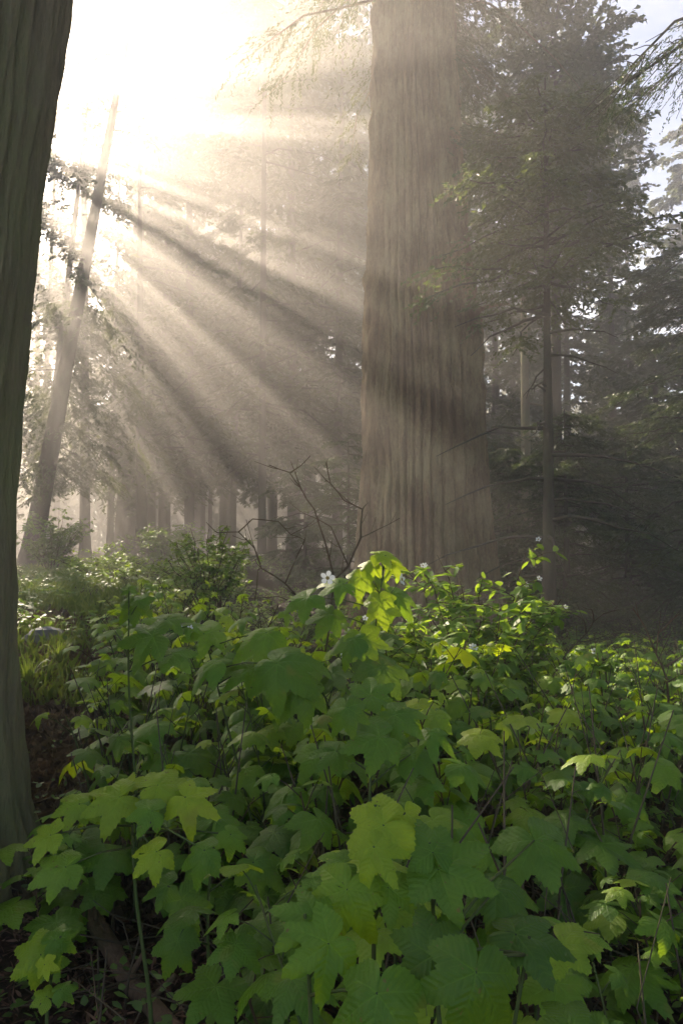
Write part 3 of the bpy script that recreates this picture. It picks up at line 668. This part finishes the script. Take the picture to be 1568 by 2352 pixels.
hero_plant('thimbleberry with hanging blue green leaves low in the shade left of centre', 480, 1.75,
           [(425, 2085, 125, -70, .75, .22, 0), (400, 2180, 125, -115, .75, .2, -.05), (545, 2180, 110, -85, .7, .15, -.1), (370, 2040, 100, 200, .5, .25, .1), (600, 1990, 130, -30, .5, .2, .1), (500, 1870, 110, 60, .4, .4, .15)], seed=12)
hero_plant('small yellowing thimbleberry over the bare litter in the bottom left', 120, 1.7,
           [(75, 2205, 125, 215, .65, .70, 0), (140, 2150, 85, 30, .5, .4, .03), (105, 2225, 60, -80, .8, 1.0, -.04), (100, 2285, 60, 150, .4, .7, -.05), (150, 2270, 60, 20, .4, .4, -.05)], seed=13)

# ------------------------------------------------------------------ the thicket
PROT = {'hi': [], 'md': [], 'lo': []}
for k, (lv, num, sz) in {'hi': (LEAF_HI, 12, .118), 'md': (LEAF_MD, 20, .110), 'lo': (LEAF_LO, 20, .105)}.items():
    for s in range(6):
        st, fo = berry_proto(200+s+ord(k[0]), lv, num+s % 3, sz, 1.0, .17, .30+.05*(s % 4), 1 if k == 'hi' else 2)
        PROT[k].append((st.mesh('stem', M['stem' if s % 2 else 'green_stem']), fo.mesh('foliage', M['berry'])))
def field_height(x, y):
    """height of the thicket's top above the soil"""
    h = np.interp(y, [1.0, 1.5, 2.2, 3.2, 4.5, 7, 10], [.52, .62, .76, .90, .88, .78, .62])
    s = x/y
    h *= np.interp(s, [-.5, -.32, -.2, 0, .12, .25, .34, .5], [.72, .80, .98, 1.06, 1.05, .98, .82, .78])
    return h
ZONES = [
    (lambda x, y: y < 2.1 and x/y < 0, 'thimbleberry in the dim front of the thicket, left of the yellow green sprout', 'shaded thimbleberries at the front left'),
    (lambda x, y: y < 2.1, 'deep green thimbleberry in the dim front of the thicket, right of the yellow green sprout', 'shaded thimbleberries at the front right'),
    (lambda x, y: y < 4.2 and x/y < .02, 'thimbleberry with greyish broad leaves in the middle of the thicket, left of the tallest plant', 'thimbleberries in the middle left of the thicket'),
    (lambda x, y: y < 4.2, 'thimbleberry with dark broad leaves in the middle of the thicket, right of the tallest plant', 'thimbleberries in the middle right of the thicket'),
    (lambda x, y: x/y > .05, 'sunlit yellow green thimbleberry at the back of the thicket by the dark conifers', 'sunlit thimbleberries at the back right'),
    (lambda x, y: True, 'small leaved thimbleberry at the back of the thicket on the bank to the left', 'thimbleberries at the back left')]
rng = np.random.default_rng(2024)
pts = []
tries = 0
while len(pts) < 288 and tries < 60000:
    tries += 1
    y = 1.15+8.2*rng.random()**1.35; s = -.56+1.22*rng.random(); x = s*y
    if math.hypot(x-nb[0], y-nb[1]) < 1.35: continue
    if (y < 2.05 and s < -.13) or (y < 2.45 and -.34 < s < -.13): continue           # bare litter in the bottom left
    if y < 1.5 and .0 < s < .34: continue
    if y < 1.35: continue
    if y > 3.1 and s < -.335: continue                                   # the bare bank
    if y > 6.5 and s < -.05: continue
    if y > 5.2 and -.24 < s < .02: continue
    dmin = .19+.036*y
    if any((x-a)**2+(y-b)**2 < dmin*dmin for a, b in pts): continue
    pts.append((x, y))
for i, (x, y) in enumerate(pts):
    k = 'hi' if y < 2.4 else 'md' if y < 4.6 else 'lo'
    st, fo = PROT[k][i % 6]
    for fn, lab, grp in ZONES:
        if fn(x, y): break
    r = empty('thimbleberry_plant', (x, y, H(x, y)-.02), lab, 'plant', grp)
    hh = float(field_height(x, y))*(.80+.35*rng.random())
    wsc = .72+.35*hh*(.8+.4*rng.random())
    r.scale = (wsc, wsc, hh); r.rotation_euler = ((rng.random()-.5)*.22, (rng.random()-.5)*.22, rng.random()*6.28)
    for nm, me in (('stem', st), ('foliage', fo)):
        o = bpy.data.objects.new(nm, me); col.objects.link(o); o.parent = r

# ------------------------------------------------------------------ shrubs with small leaves
def diamond(mb, P, d, n, l, w, tint):
    P = np.asarray(P); d = d/np.linalg.norm(d, axis=-1)[:, None]; s = np.cross(d, n); s /= np.linalg.norm(s, axis=-1)[:, None]+1e-6
    l = l[:, None]; w = w[:, None]; up = np.cross(s, d)
    V = np.stack([P, P+d*l*.3+s*w*.5, P+d*l*.68+s*w*.38-up*l*.04, P+d*l-up*l*.12, P+d*l*.68-s*w*.38-up*l*.04, P+d*l*.3-s*w*.5], 1)
    k = len(P); mb.add(V.reshape(-1, 3), np.arange(6*k).reshape(k, 6), np.repeat(tint, 6))

def shrub(name, label, base, h, rad, nst, ntw, leaf, lsz, seed, leafmat='salmon', group=None, bare=.35, flowers=0, tint0=.5, cat='shrub', dome=True, lean=(0, 0)):
    rng = np.random.default_rng(seed); bx, by = base; bz = H(bx, by)-.05
    root = empty(name, (bx, by, bz), label, cat, group)
    st = MB(); fo = MB(); tips = []
    for i in range(nst):
        a = rng.random()*6.28; out = rad*(.25+.75*math.sqrt(rng.random())); hh = h*(1-.45*(out/rad)**2 if dome else .55+.45*rng.random())*(.85+.25*rng.random())
        e = np.array((math.cos(a)*out+lean[0]*hh, math.sin(a)*out+lean[1]*hh, hh)); b = np.array((math.cos(a)*out*.15, math.sin(a)*out*.15, 0))
        def P(t): return b+(e-b)*np.array((t**1.4, t**1.4, t**.85))
        ts = np.linspace(0, 1, 8); pp = [P(t)+(rng.random(3)-.5)*.05*h*t for t in ts]
        st.tube(pp, np.linspace(.009, .003, 8), 5)
        for j in range(ntw):
            t = bare+(1-bare)*rng.random(); p0 = P(t); aa = rng.random()*6.28; ln = (.12+.22*rng.random())*rad
            d = np.array((math.cos(aa), math.sin(aa), .25+.5*rng.random()-.2)); p1 = p0+d*ln
            st.tube([p0, (p0+p1)/2+(0, 0, .02), p1], [.004, .003, .0015], 3); 
            m = leaf; r = rng.random(m); Pn = p0+(p1-p0)*r[:, None]+(rng.random((m, 3))-.5)*.02
            ld = d*.5+(rng.random((m, 3))-.5)*1.8; ld[:, 2] = ld[:, 2]*.5-.12
            nn = np.array((0, 0, 1.))+(rng.random((m, 3))-.5)*.8
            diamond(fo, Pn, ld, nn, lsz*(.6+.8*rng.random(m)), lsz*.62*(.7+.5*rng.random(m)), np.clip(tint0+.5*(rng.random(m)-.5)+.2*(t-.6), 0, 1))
            tips.append(p1)
    st.build('stems', M['stem'], root); fo.build('foliage', M[leafmat], root, smooth=False)
    tips.sort(key=lambda p: -p[2]-.5*rng.random())
    for i in range(flowers):
        p = tips[i*2]; flower(root, Vector(p)+Vector((0, -.02, .02)), .022, ((rng.random()-.5), -.8, .5), seed*10+i)
    return root
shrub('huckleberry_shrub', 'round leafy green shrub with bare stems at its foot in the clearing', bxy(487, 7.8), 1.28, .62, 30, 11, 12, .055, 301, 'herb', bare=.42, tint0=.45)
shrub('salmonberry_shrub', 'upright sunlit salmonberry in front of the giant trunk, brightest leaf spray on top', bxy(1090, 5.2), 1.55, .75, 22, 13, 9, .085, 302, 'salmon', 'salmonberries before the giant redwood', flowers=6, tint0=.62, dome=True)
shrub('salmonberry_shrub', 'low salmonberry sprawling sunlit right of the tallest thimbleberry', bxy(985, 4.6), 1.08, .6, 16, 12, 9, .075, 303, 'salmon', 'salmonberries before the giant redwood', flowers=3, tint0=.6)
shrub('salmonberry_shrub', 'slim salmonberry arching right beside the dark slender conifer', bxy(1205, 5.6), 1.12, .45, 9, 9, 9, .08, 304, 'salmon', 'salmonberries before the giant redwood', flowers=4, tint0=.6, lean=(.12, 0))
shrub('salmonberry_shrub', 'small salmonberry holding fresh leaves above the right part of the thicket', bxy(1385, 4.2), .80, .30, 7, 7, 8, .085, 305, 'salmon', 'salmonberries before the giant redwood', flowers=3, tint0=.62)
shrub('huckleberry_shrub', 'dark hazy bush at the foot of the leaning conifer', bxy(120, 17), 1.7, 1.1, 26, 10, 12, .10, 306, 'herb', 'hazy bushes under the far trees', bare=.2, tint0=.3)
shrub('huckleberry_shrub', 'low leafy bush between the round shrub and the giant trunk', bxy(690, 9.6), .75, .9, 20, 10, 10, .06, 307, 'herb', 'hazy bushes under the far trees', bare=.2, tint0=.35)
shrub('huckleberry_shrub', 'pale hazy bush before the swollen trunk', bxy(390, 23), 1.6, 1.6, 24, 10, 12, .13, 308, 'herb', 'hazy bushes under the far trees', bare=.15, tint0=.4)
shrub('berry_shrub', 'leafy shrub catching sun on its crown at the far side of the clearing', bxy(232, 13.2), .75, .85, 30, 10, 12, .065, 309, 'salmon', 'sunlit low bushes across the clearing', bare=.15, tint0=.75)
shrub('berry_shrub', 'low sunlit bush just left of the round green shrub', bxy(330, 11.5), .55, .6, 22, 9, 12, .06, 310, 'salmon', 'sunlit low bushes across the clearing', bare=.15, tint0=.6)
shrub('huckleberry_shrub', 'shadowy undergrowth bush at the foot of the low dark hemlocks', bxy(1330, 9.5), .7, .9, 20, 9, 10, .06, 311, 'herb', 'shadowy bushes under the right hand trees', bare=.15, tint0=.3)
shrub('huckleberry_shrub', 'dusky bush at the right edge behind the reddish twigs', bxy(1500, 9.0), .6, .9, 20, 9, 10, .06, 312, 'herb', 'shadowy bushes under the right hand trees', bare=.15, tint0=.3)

# ------------------------------------------------------------------ bare twigs (traced, then given depth)
def bare_shrub(name, label, lines, Y, r0, seed, mat='twig', group='leafless twiggy shrubs'):
    rng = np.random.default_rng(seed); bp = at(lines[0][0][0], lines[0][0][1], Y); O = np.array((bp.x, Y, H(bp.x, Y)-.05))
    root = empty(name, tuple(O), label, 'shrub', group); mb = MB(); depth = {}
    for li, ln in enumerate(lines):
        k = ln[0]; d0 = depth.get(k, 0.0); sl = (rng.random()-.5)*.9; pts = []
        for i, (px, py) in enumerate(ln):
            dd = d0+sl*i/max(1, len(ln)-1)*.5; depth[(px, py)] = dd; pts.append(np.array(tuple(at(px, py, Y+dd)))-O)
        if li == 0: pts = [np.array((0, 0, 0.))]+pts
        P = [pts[0]]
        for a, b in zip(pts[:-1], pts[1:]): P += [(a+b)/2+(rng.random(3)-.5)*.06*np.linalg.norm(b-a), b]
        w = r0*(1.0 if li < 3 else .62)
        mb.tube(P, np.linspace(w, w*.4, len(P)), 6)
        for q in range(len(P)//2):
            i = rng.integers(1, len(P)); d = P[i]-P[i-1]; d = d/np.linalg.norm(d)+(rng.random(3)-.5)*1.4
            mb.tube([P[i], P[i]+d*.03, P[i]+d*.06*(1+rng.random())+(0, 0, .02)], [w*.4, w*.3, w*.2], 4)
    mb.build('branches', M[mat], root); return root
bare_shrub('bare_shrub', 'tall leafless shrub of crooked dark twigs left of the giant trunk',
           [[(742, 1520), (735, 1455), (700, 1390), (655, 1340), (600, 1305), (585, 1260), (548, 1222), (500, 1224)], [(742, 1520), (760, 1420), (768, 1330), (745, 1240), (722, 1170), (690, 1120), (665, 1085), (618, 1068)], [(768, 1330), (800, 1300), (828, 1235), (832, 1170), (790, 1150), (758, 1110), (748, 1062)],
            [(690, 1120), (668, 1060)], [(668, 1085), (712, 1048)], [(548, 1222), (580, 1192), (640, 1198), (668, 1228), (700, 1212)], [(655, 1340), (700, 1240), (668, 1228)], [(828, 1235), (870, 1215), (918, 1190)], [(832, 1170), (845, 1155)], [(600, 1305), (590, 1270)], [(585, 1380), (592, 1310), (600, 1305)], [(700, 1390), (640, 1370), (560, 1375)], [(800, 1300), (760, 1210), (700, 1180)]], 4.6, .0085, 401)
bare_shrub('bare_shrub', 'leafless forked twig rising behind the right part of the thicket',
           [[(1240, 1590), (1300, 1500), (1345, 1455), (1362, 1428), (1385, 1410)], [(1362, 1428), (1358, 1400)], [(1345, 1455), (1340, 1425), (1318, 1412), (1295, 1405)], [(1330, 1475), (1375, 1465), (1400, 1455)], [(1300, 1500), (1320, 1475)], [(1385, 1410), (1420, 1400)]], 4.8, .007, 402)
bare_shrub('bare_shrub', 'reddish sunlit leafless twigs near the right edge of the thicket',
           [[(1535, 1640), (1530, 1560), (1505, 1500), (1510, 1455), (1540, 1425), (1560, 1410)], [(1505, 1500), (1480, 1440), (1452, 1398)], [(1530, 1530), (1568, 1505)], [(1510, 1470), (1490, 1490)], [(1528, 1570), (1570, 1545)], [(1525, 1590), (1490, 1560)]], 4.6, .008, 403, 'log')

# ------------------------------------------------------------------ stuff on the ground
def scatter(n, poly, rng):
    out = []
    return out
rng = np.random.default_rng(9)
def blades(mb, X, Y, h, w, tint, bend=.5):
    n = len(X); Z = hgt(X, Y); a = rng.random(n)*6.28; d = np.stack([np.cos(a), np.sin(a), 0*a], -1); s = np.stack([-np.sin(a), np.cos(a), 0*a], -1)
    B = np.stack([X, Y, Z-.02], -1); h = h[:, None]; w = w[:, None]; b = bend*(.3+rng.random(n))[:, None]
    zz = np.array((0, 0, 1.))
    m = B+zz*h*.55+d*h*b*.25; t = B+zz*h*(1-.35*b)+d*h*b*.8
    V = np.stack([B-s*w*.5, B+s*w*.5, m+s*w*.4, t, m-s*w*.4], 1)
    mb.add(V.reshape(-1, 3), np.arange(5*n).reshape(n, 5), np.repeat(tint, 5))
# green grass on the bank, far left
n = 22000; Y = 4.6+16*rng.random(n)**1.5; X = Y*(-.50+.36*rng.random(n)); k = fbm(X*1.1, Y*.9, 0, 3); m = (k > .40) & (Y+.15*X > 4.4); X, Y = X[m], Y[m]
mb = MB(); blades(mb, X, Y, .06+.22*rng.random(len(X))**1.5, .004+.005*rng.random(len(X)), np.clip(.25+.6*rng.random(len(X)), 0, 1)); o = mb.build('grass', M['grass'], None, False); tag(o, 'fresh green grass spreading over the clearing behind the near trunk', 'grass', None, 'stuff')
# dead grass on the bank's face
n = 16000; Y = 2.7+4.3*rng.random(n); X = Y*(-.52+.30*rng.random(n)); mb = MB(); blades(mb, X, Y, .05+.13*rng.random(n), .004+.004*rng.random(n), rng.random(n), 1.1); o = mb.build('dead_grass', M['straw'], None, False); tag(o, 'matted brown dead grass on the bank beside the near trunk', 'dead grass', None, 'stuff')
# low herbs
def herbs(n, X, Y, sz, mat, name, label, t0):
    mb = MB(); Z = hgt(X, Y)+.03+.22*rng.random(len(X))*fbm(X*.9, Y*.9, 2, 2)*1.6
    d = rng.random((len(X), 3))-.5; d[:, 2] *= .35; nn = np.array((0, 0, 1.))+(rng.random((len(X), 3))-.5)*.7
    diamond(mb, np.stack([X, Y, Z], -1), d, nn, sz*(.6+.8*rng.random(len(X))), sz*.7*(.6+.6*rng.random(len(X))), np.clip(t0+.5*(rng.random(len(X))-.5), 0, 1))
    o = mb.build(name, M[mat], None, False); tag(o, label, 'undergrowth', None, 'stuff')
n = 24000; Y = 6+22*rng.random(n)**1.3; X = Y*(-.5+.55*rng.random(n)); k = fbm(X*.7+4, Y*.6, 1, 3); m = k > .44
herbs(n, X[m], Y[m], .065, 'herb', 'undergrowth', 'low leafy undergrowth covering the clearing to the left', .5)
n = 14000; Y = 7+20*rng.random(n)**1.3; X = Y*(.08+.5*rng.random(n))
herbs(n, X, Y, .07, 'herb', 'undergrowth', 'dim low undergrowth under the right hand conifers', .3)
n = 5000; Y = 1.3+5.5*rng.random(n); X = Y*(-.5+1.05*rng.random(n)); m = fbm(X*2, Y*2, 3, 2) > .5
herbs(n, X[m], Y[m], .035, 'herb', 'undergrowth', 'tiny seedlings and sprigs on the soil beneath the thicket', .4)
# needle litter
n = 26000; Y = 1.0+4.5*rng.random(n)**1.3; X = Y*(-.6+1.2*rng.random(n)); Z = hgt(X, Y)+.004+.03*rng.random(n)
d = rng.random((n, 3))-.5; d[:, 2] *= .35; nn = np.array((0, 0, 1.))+(rng.random((n, 3))-.5)*1.0
mb = MB(); diamond(mb, np.stack([X, Y, Z], -1), d, nn, .025+.05*rng.random(n), .004+.010*rng.random(n), rng.random(n)); o = mb.build('leaf_litter', M['litter'], None, False); tag(o, 'reddish brown needle and leaf litter under the thicket', 'litter', None, 'stuff')
# dead stems and twigs tangled on the soil
mb = MB()
for i in range(420):
    y = 1.3+4.2*rng.random(); x = y*(-.5+1.0*rng.random()); z = H(x, y)+.01; a = rng.random()*6.28; l = .15+.45*rng.random(); p = np.array((x, y, z)); d = np.array((math.cos(a), math.sin(a), .05+.5*rng.random()**2))
    mb.tube([p, p+d*l*.5+(rng.random(3)-.5)*.05, p+d*l], [.004, .003, .0015], 4, rng.random())
for i in range(230):
    y = 1.5+4.5*rng.random(); x = y*(-.36+.9*rng.random()); z = H(x, y)-.02; h = (.35+.6*rng.random())*(.45 if (x < -.1*y and y < 2.6) else 1); a = rng.random()*6.28; d = np.array((math.cos(a), math.sin(a), 0))*h*(.1+.4*rng.random()); p = np.array((x, y, z))
    mb.tube([p, p+d*.3+(0, 0, h*.5), p+d+(0, 0, h)], [.005, .004, .002], 5, rng.random())
    if rng.random() < .6: q = p+d*.5+np.array((0, 0, h*.65)); mb.tube([q, q+(rng.random(3)-.5)*.15+(0, 0, .08), q+(rng.random(3)-.5)*.3+(0, 0, .16)], [.003, .0022, .0012], 4)
o = mb.build('dead_twigs', M['twig'], None); tag(o, 'tangle of thin brown dead stems beneath and between the berry leaves', 'twigs', None, 'stuff')

# fallen branches
def fallen(name, label, pix, r, seed, mat='log'):
    rg = np.random.default_rng(seed); P = []
    for (px, py, Yg) in pix: p = at(px, py, Yg); P.append(np.array((p.x, Yg, H(p.x, Yg)+r*.8)))
    O = P[0]; pts = []
    for a, b in zip(P[:-1], P[1:]):
        for t in (0, .33, .66): pts.append(a+(b-a)*t-O+(rg.random(3)-.5)*r*.5)
    pts.append(P[-1]-O)
    o = MB(); n = len(pts); o.tube(pts, np.linspace(r, r*.7, n)*(1+.15*(rg.random(n)-.5)), 14)
    for i in range(3):
        k = rg.integers(1, n-1); d = rg.random(3)-.5; d[2] = abs(d[2])+.1; o.tube([pts[k], pts[k]+d*r*3, pts[k]+d*r*5], [r*.35, r*.28, r*.2], 6)
    ob = o.build(name, M[mat]); ob.location = tuple(O); return tag(ob, label, 'branch', 'fallen branches on the forest floor')
fallen('fallen_branch', 'reddish fallen branch lying across the litter in the bottom left', [(185, 2075, 2.75), (300, 2185, 2.3), (450, 2315, 1.98)], .034, 1)
fallen('fallen_branch', 'stubby fallen branch in the dark under the thicket, left of the pale rounded leaves', [(575, 2080, 2.6), (600, 2260, 2.1)], .036, 2)
fallen('fallen_branch', 'thin dark branch lying on the grassy bank above the stone', [(50, 1412, 7.2), (110, 1425, 6.9), (215, 1490, 6.2)], .045, 3, 'dark_bark')
# stone on the bank
bm = np.random.default_rng(3); mb = MB(); nu, nv = 20, 12
U, Vv = np.meshgrid(np.linspace(0, 2*math.pi, nu, endpoint=False), np.linspace(.02, math.pi-.02, nv)); nx = np.sin(Vv)*np.cos(U); ny = np.sin(Vv)*np.sin(U); nzz = np.cos(Vv)
dirs = bm.normal(size=(14, 3)); dirs /= np.linalg.norm(dirs, axis=1)[:, None]; N = np.stack([nx, ny, nzz], -1); rad = np.min(np.stack([(.62+.3*bm.random())/np.maximum(.3, N@d) for d in dirs], -1), -1).clip(.4, 1.1)
pts3 = N*rad[..., None]*np.array((.2, .17, .15)); i = np.arange(nv-1)[:, None]*nu; j = np.arange(nu)[None, :]; k = ((np.arange(nu)+1) % nu)[None, :]
mb.add(pts3.reshape(-1, 3), np.stack([i+j, i+k, i+nu+k, i+nu+j], -1).reshape(-1, 4)); st = mb.build('stone', M['rock'], None, False); p = at(97, 1462, 5.9); st.location = (p.x, 5.9, H(p.x, 5.9)+.07); tag(st, 'angular grey stone resting on the bank near the left trunk', 'stone')
# a curled pale leaf on the litter
mb = MB(); xs = np.linspace(-1, 1, 7); ys = np.linspace(-1, 1, 5); Vq = [(x*.06, y*.035*(1-.5*x*x), .02*math.cos(y*1.3)+.012*x) for x in xs for y in ys]
mb.add(Vq, [[a*5+b, a*5+b+1, (a+1)*5+b+1, (a+1)*5+b] for a in range(6) for b in range(4)]); o = mb.build('dead_leaf', M['deadleaf']); p = at(105, 2085, 2.45); o.location = (p.x, 2.45, H(p.x, 2.45)+.04); o.rotation_euler = (.3, .1, .4); tag(o, 'curled pale dead leaf on the litter behind the yellowing thimbleberry', 'leaf')
# grass tufts at the camera's feet
def tuft(label, px, Y, n, h, seed):
    rg = np.random.default_rng(seed); b = at(px, 1250, Y); mb = MB()
    for i in range(n):
        a = rg.random()*6.28; hh = h*(.55+.6*rg.random()); d = np.array((math.cos(a), math.sin(a), 0)); s = np.array((-d[1], d[0], 0)); w = .0045+.004*rg.random(); bd = .15+.5*rg.random()
        o = d*.03*rg.random(); P = []
        for t in np.linspace(0, 1, 9):
            c = o+d*hh*bd*t*t*.9+np.array((0, 0, hh*(t-bd*.55*t**3))); ww = w*(1-t**2.2)+.0004; P += [c-s*ww, c+s*ww+np.array((0, 0, .0))]
        mb.add(P, [[2*k, 2*k+1, 2*k+3, 2*k+2] for k in range(8)], .2+.4*rg.random())
    o = mb.build('grass_tuft', M['grass']); o.location = (b.x, Y, H(b.x, Y)); tag(o, label, 'grass', 'grass tufts near the camera')
tuft('tuft of long dark grass blades under the yellow green sprout', 905, 1.3, 22, .62, 1)
tuft('sparse grass blades standing left of the broad dark leaf', 1000, 1.25, 9, .8, 2)
tuft('grass tuft growing beside the grey stone on the bank', 140, 5.4, 40, .32, 3)
tuft('grass tuft on the bank close to the near trunk', 70, 5.0, 34, .36, 4)
tuft('few grass blades in the bottom corner of the shaded thicket on the right', 1150, 1.15, 8, .35, 5)
# fern
def fern(label, px, Y, n, h, seed):
    rg = np.random.default_rng(seed); b = at(px, 1250, Y); root = empty('fern', (b.x, Y, H(b.x, Y)), label, 'fern'); mb = MB()
    for i in range(n):
        a = i*6.28/n+rg.random()*.4; d = np.array((math.cos(a), math.sin(a), 0)); s = np.array((-d[1], d[0], 0))
        P = lambda t: d*h*.8*t**1.2+np.array((0, 0, h*(t*1.1-.45*t**2.5)))
        mb2 = [P(t) for t in np.linspace(0, 1, 10)]; mb.tube(mb2, np.linspace(.004, .001, 10), 3)
        t = np.repeat(np.linspace(.15, .98, 26), 2); sd = np.tile([1., -1.], 26); PP = np.array([P(q) for q in t]); ll = h*.22*np.sin(np.clip(t*1.05, 0, 1)*math.pi*.9+.25)+.01
        diamond(mb, PP, s[None, :]*sd[:, None]+d[None, :]*.35+np.array((0, 0, -.15)), np.tile((0, 0, 1.), (52, 1)), ll, np.full(52, h*.035), np.full(52, .7))
    mb.build('fronds', M['herb'], root, False)
fern('small bright fern before the round green shrub', 362, 9.5, 9, .5, 1)
fern('dim fern at the foot of the bushes right of the dark slender conifer', 1300, 8.0, 9, .55, 2)

# ------------------------------------------------------------------ haze
HZ = 33.5
def haze():
    x0, x1, y0, y1, z0, z1 = -90, 90, -42, 94, -3.0, HZ
    v = [(x, y, z) for x in (x0, x1) for y in (y0, y1) for z in (z0, z1)]
    f = [(0, 1, 3, 2), (4, 6, 7, 5), (0, 4, 5, 1), (2, 3, 7, 6), (0, 2, 6, 4), (1, 5, 7, 3)]
    me = bpy.data.meshes.new('haze'); me.from_pydata(v, [], f); me.update()
    o = bpy.data.objects.new('haze', me); col.objects.link(o); o['kind'] = 'stuff'
    m = bpy.data.materials.new('morning haze'); m.use_nodes = True; t = m.node_tree; t.nodes.clear()
    out = t.nodes.new('ShaderNodeOutputMaterial'); pv = t.nodes.new('ShaderNodeVolumePrincipled')
    pv.inputs['Color'].default_value = (.97, .93, .90, 1); pv.inputs['Density'].default_value = .0105; pv.inputs['Anisotropy'].default_value = .66
    t.links.new(pv.outputs[0], out.inputs['Volume']); me.materials.append(m)
haze()

# ------------------------------------------------------------------ light
sd = bpy.data.lights.new('sun', 'SUN'); sd.energy = 5.0; sd.angle = R(.5); sd.color = (1.0, .84, .65)
so = bpy.data.objects.new('sun', sd); col.objects.link(so); so.rotation_euler = Vector(SUN).to_track_quat('Z', 'Y').to_euler(); so.location = Vector(SUN)*80
w = bpy.data.worlds.new('World'); scene.world = w; w.use_nodes = True; t = w.node_tree
bg = t.nodes['Background']; sky = t.nodes.new('ShaderNodeTexSky'); sky.sky_type = 'NISHITA'; sky.sun_disc = False
sky.sun_elevation = EL; sky.sun_rotation = -AZ; sky.altitude = 50; sky.air_density = .8; sky.dust_density = .1; sky.ozone_density = 2.5
mx = t.nodes.new('ShaderNodeMix'); mx.data_type = 'RGBA'; mx.blend_type = 'MULTIPLY'; mx.inputs[0].default_value = 1.0; mx.inputs[7].default_value = (1, .98, .95, 1)
t.links.new(sky.outputs[0], mx.inputs[6]); t.links.new(mx.outputs[2], bg.inputs['Color']); bg.inputs['Strength'].default_value = .05

# ------------------------------------------------------------------ render settings
scene.render.engine = 'CYCLES'
cy = scene.cycles
cy.max_bounces = 6; cy.diffuse_bounces = 3; cy.glossy_bounces = 2; cy.transmission_bounces = 4; cy.volume_bounces = 1; cy.transparent_max_bounces = 4
cy.sample_clamp_indirect = 4.0; cy.caustics_reflective = False; cy.caustics_refractive = False
cy.use_adaptive_sampling = True; cy.adaptive_threshold = .01
cy.use_denoising = True
try: cy.denoiser = 'OPENIMAGEDENOISE'; cy.denoising_input_passes = 'RGB_ALBEDO_NORMAL'
except Exception: pass
vs = scene.view_settings
vs.view_transform = 'Standard'; vs.look = 'None'; vs.gamma = 1.0; vs.use_curve_mapping = False; vs.exposure = 2.5
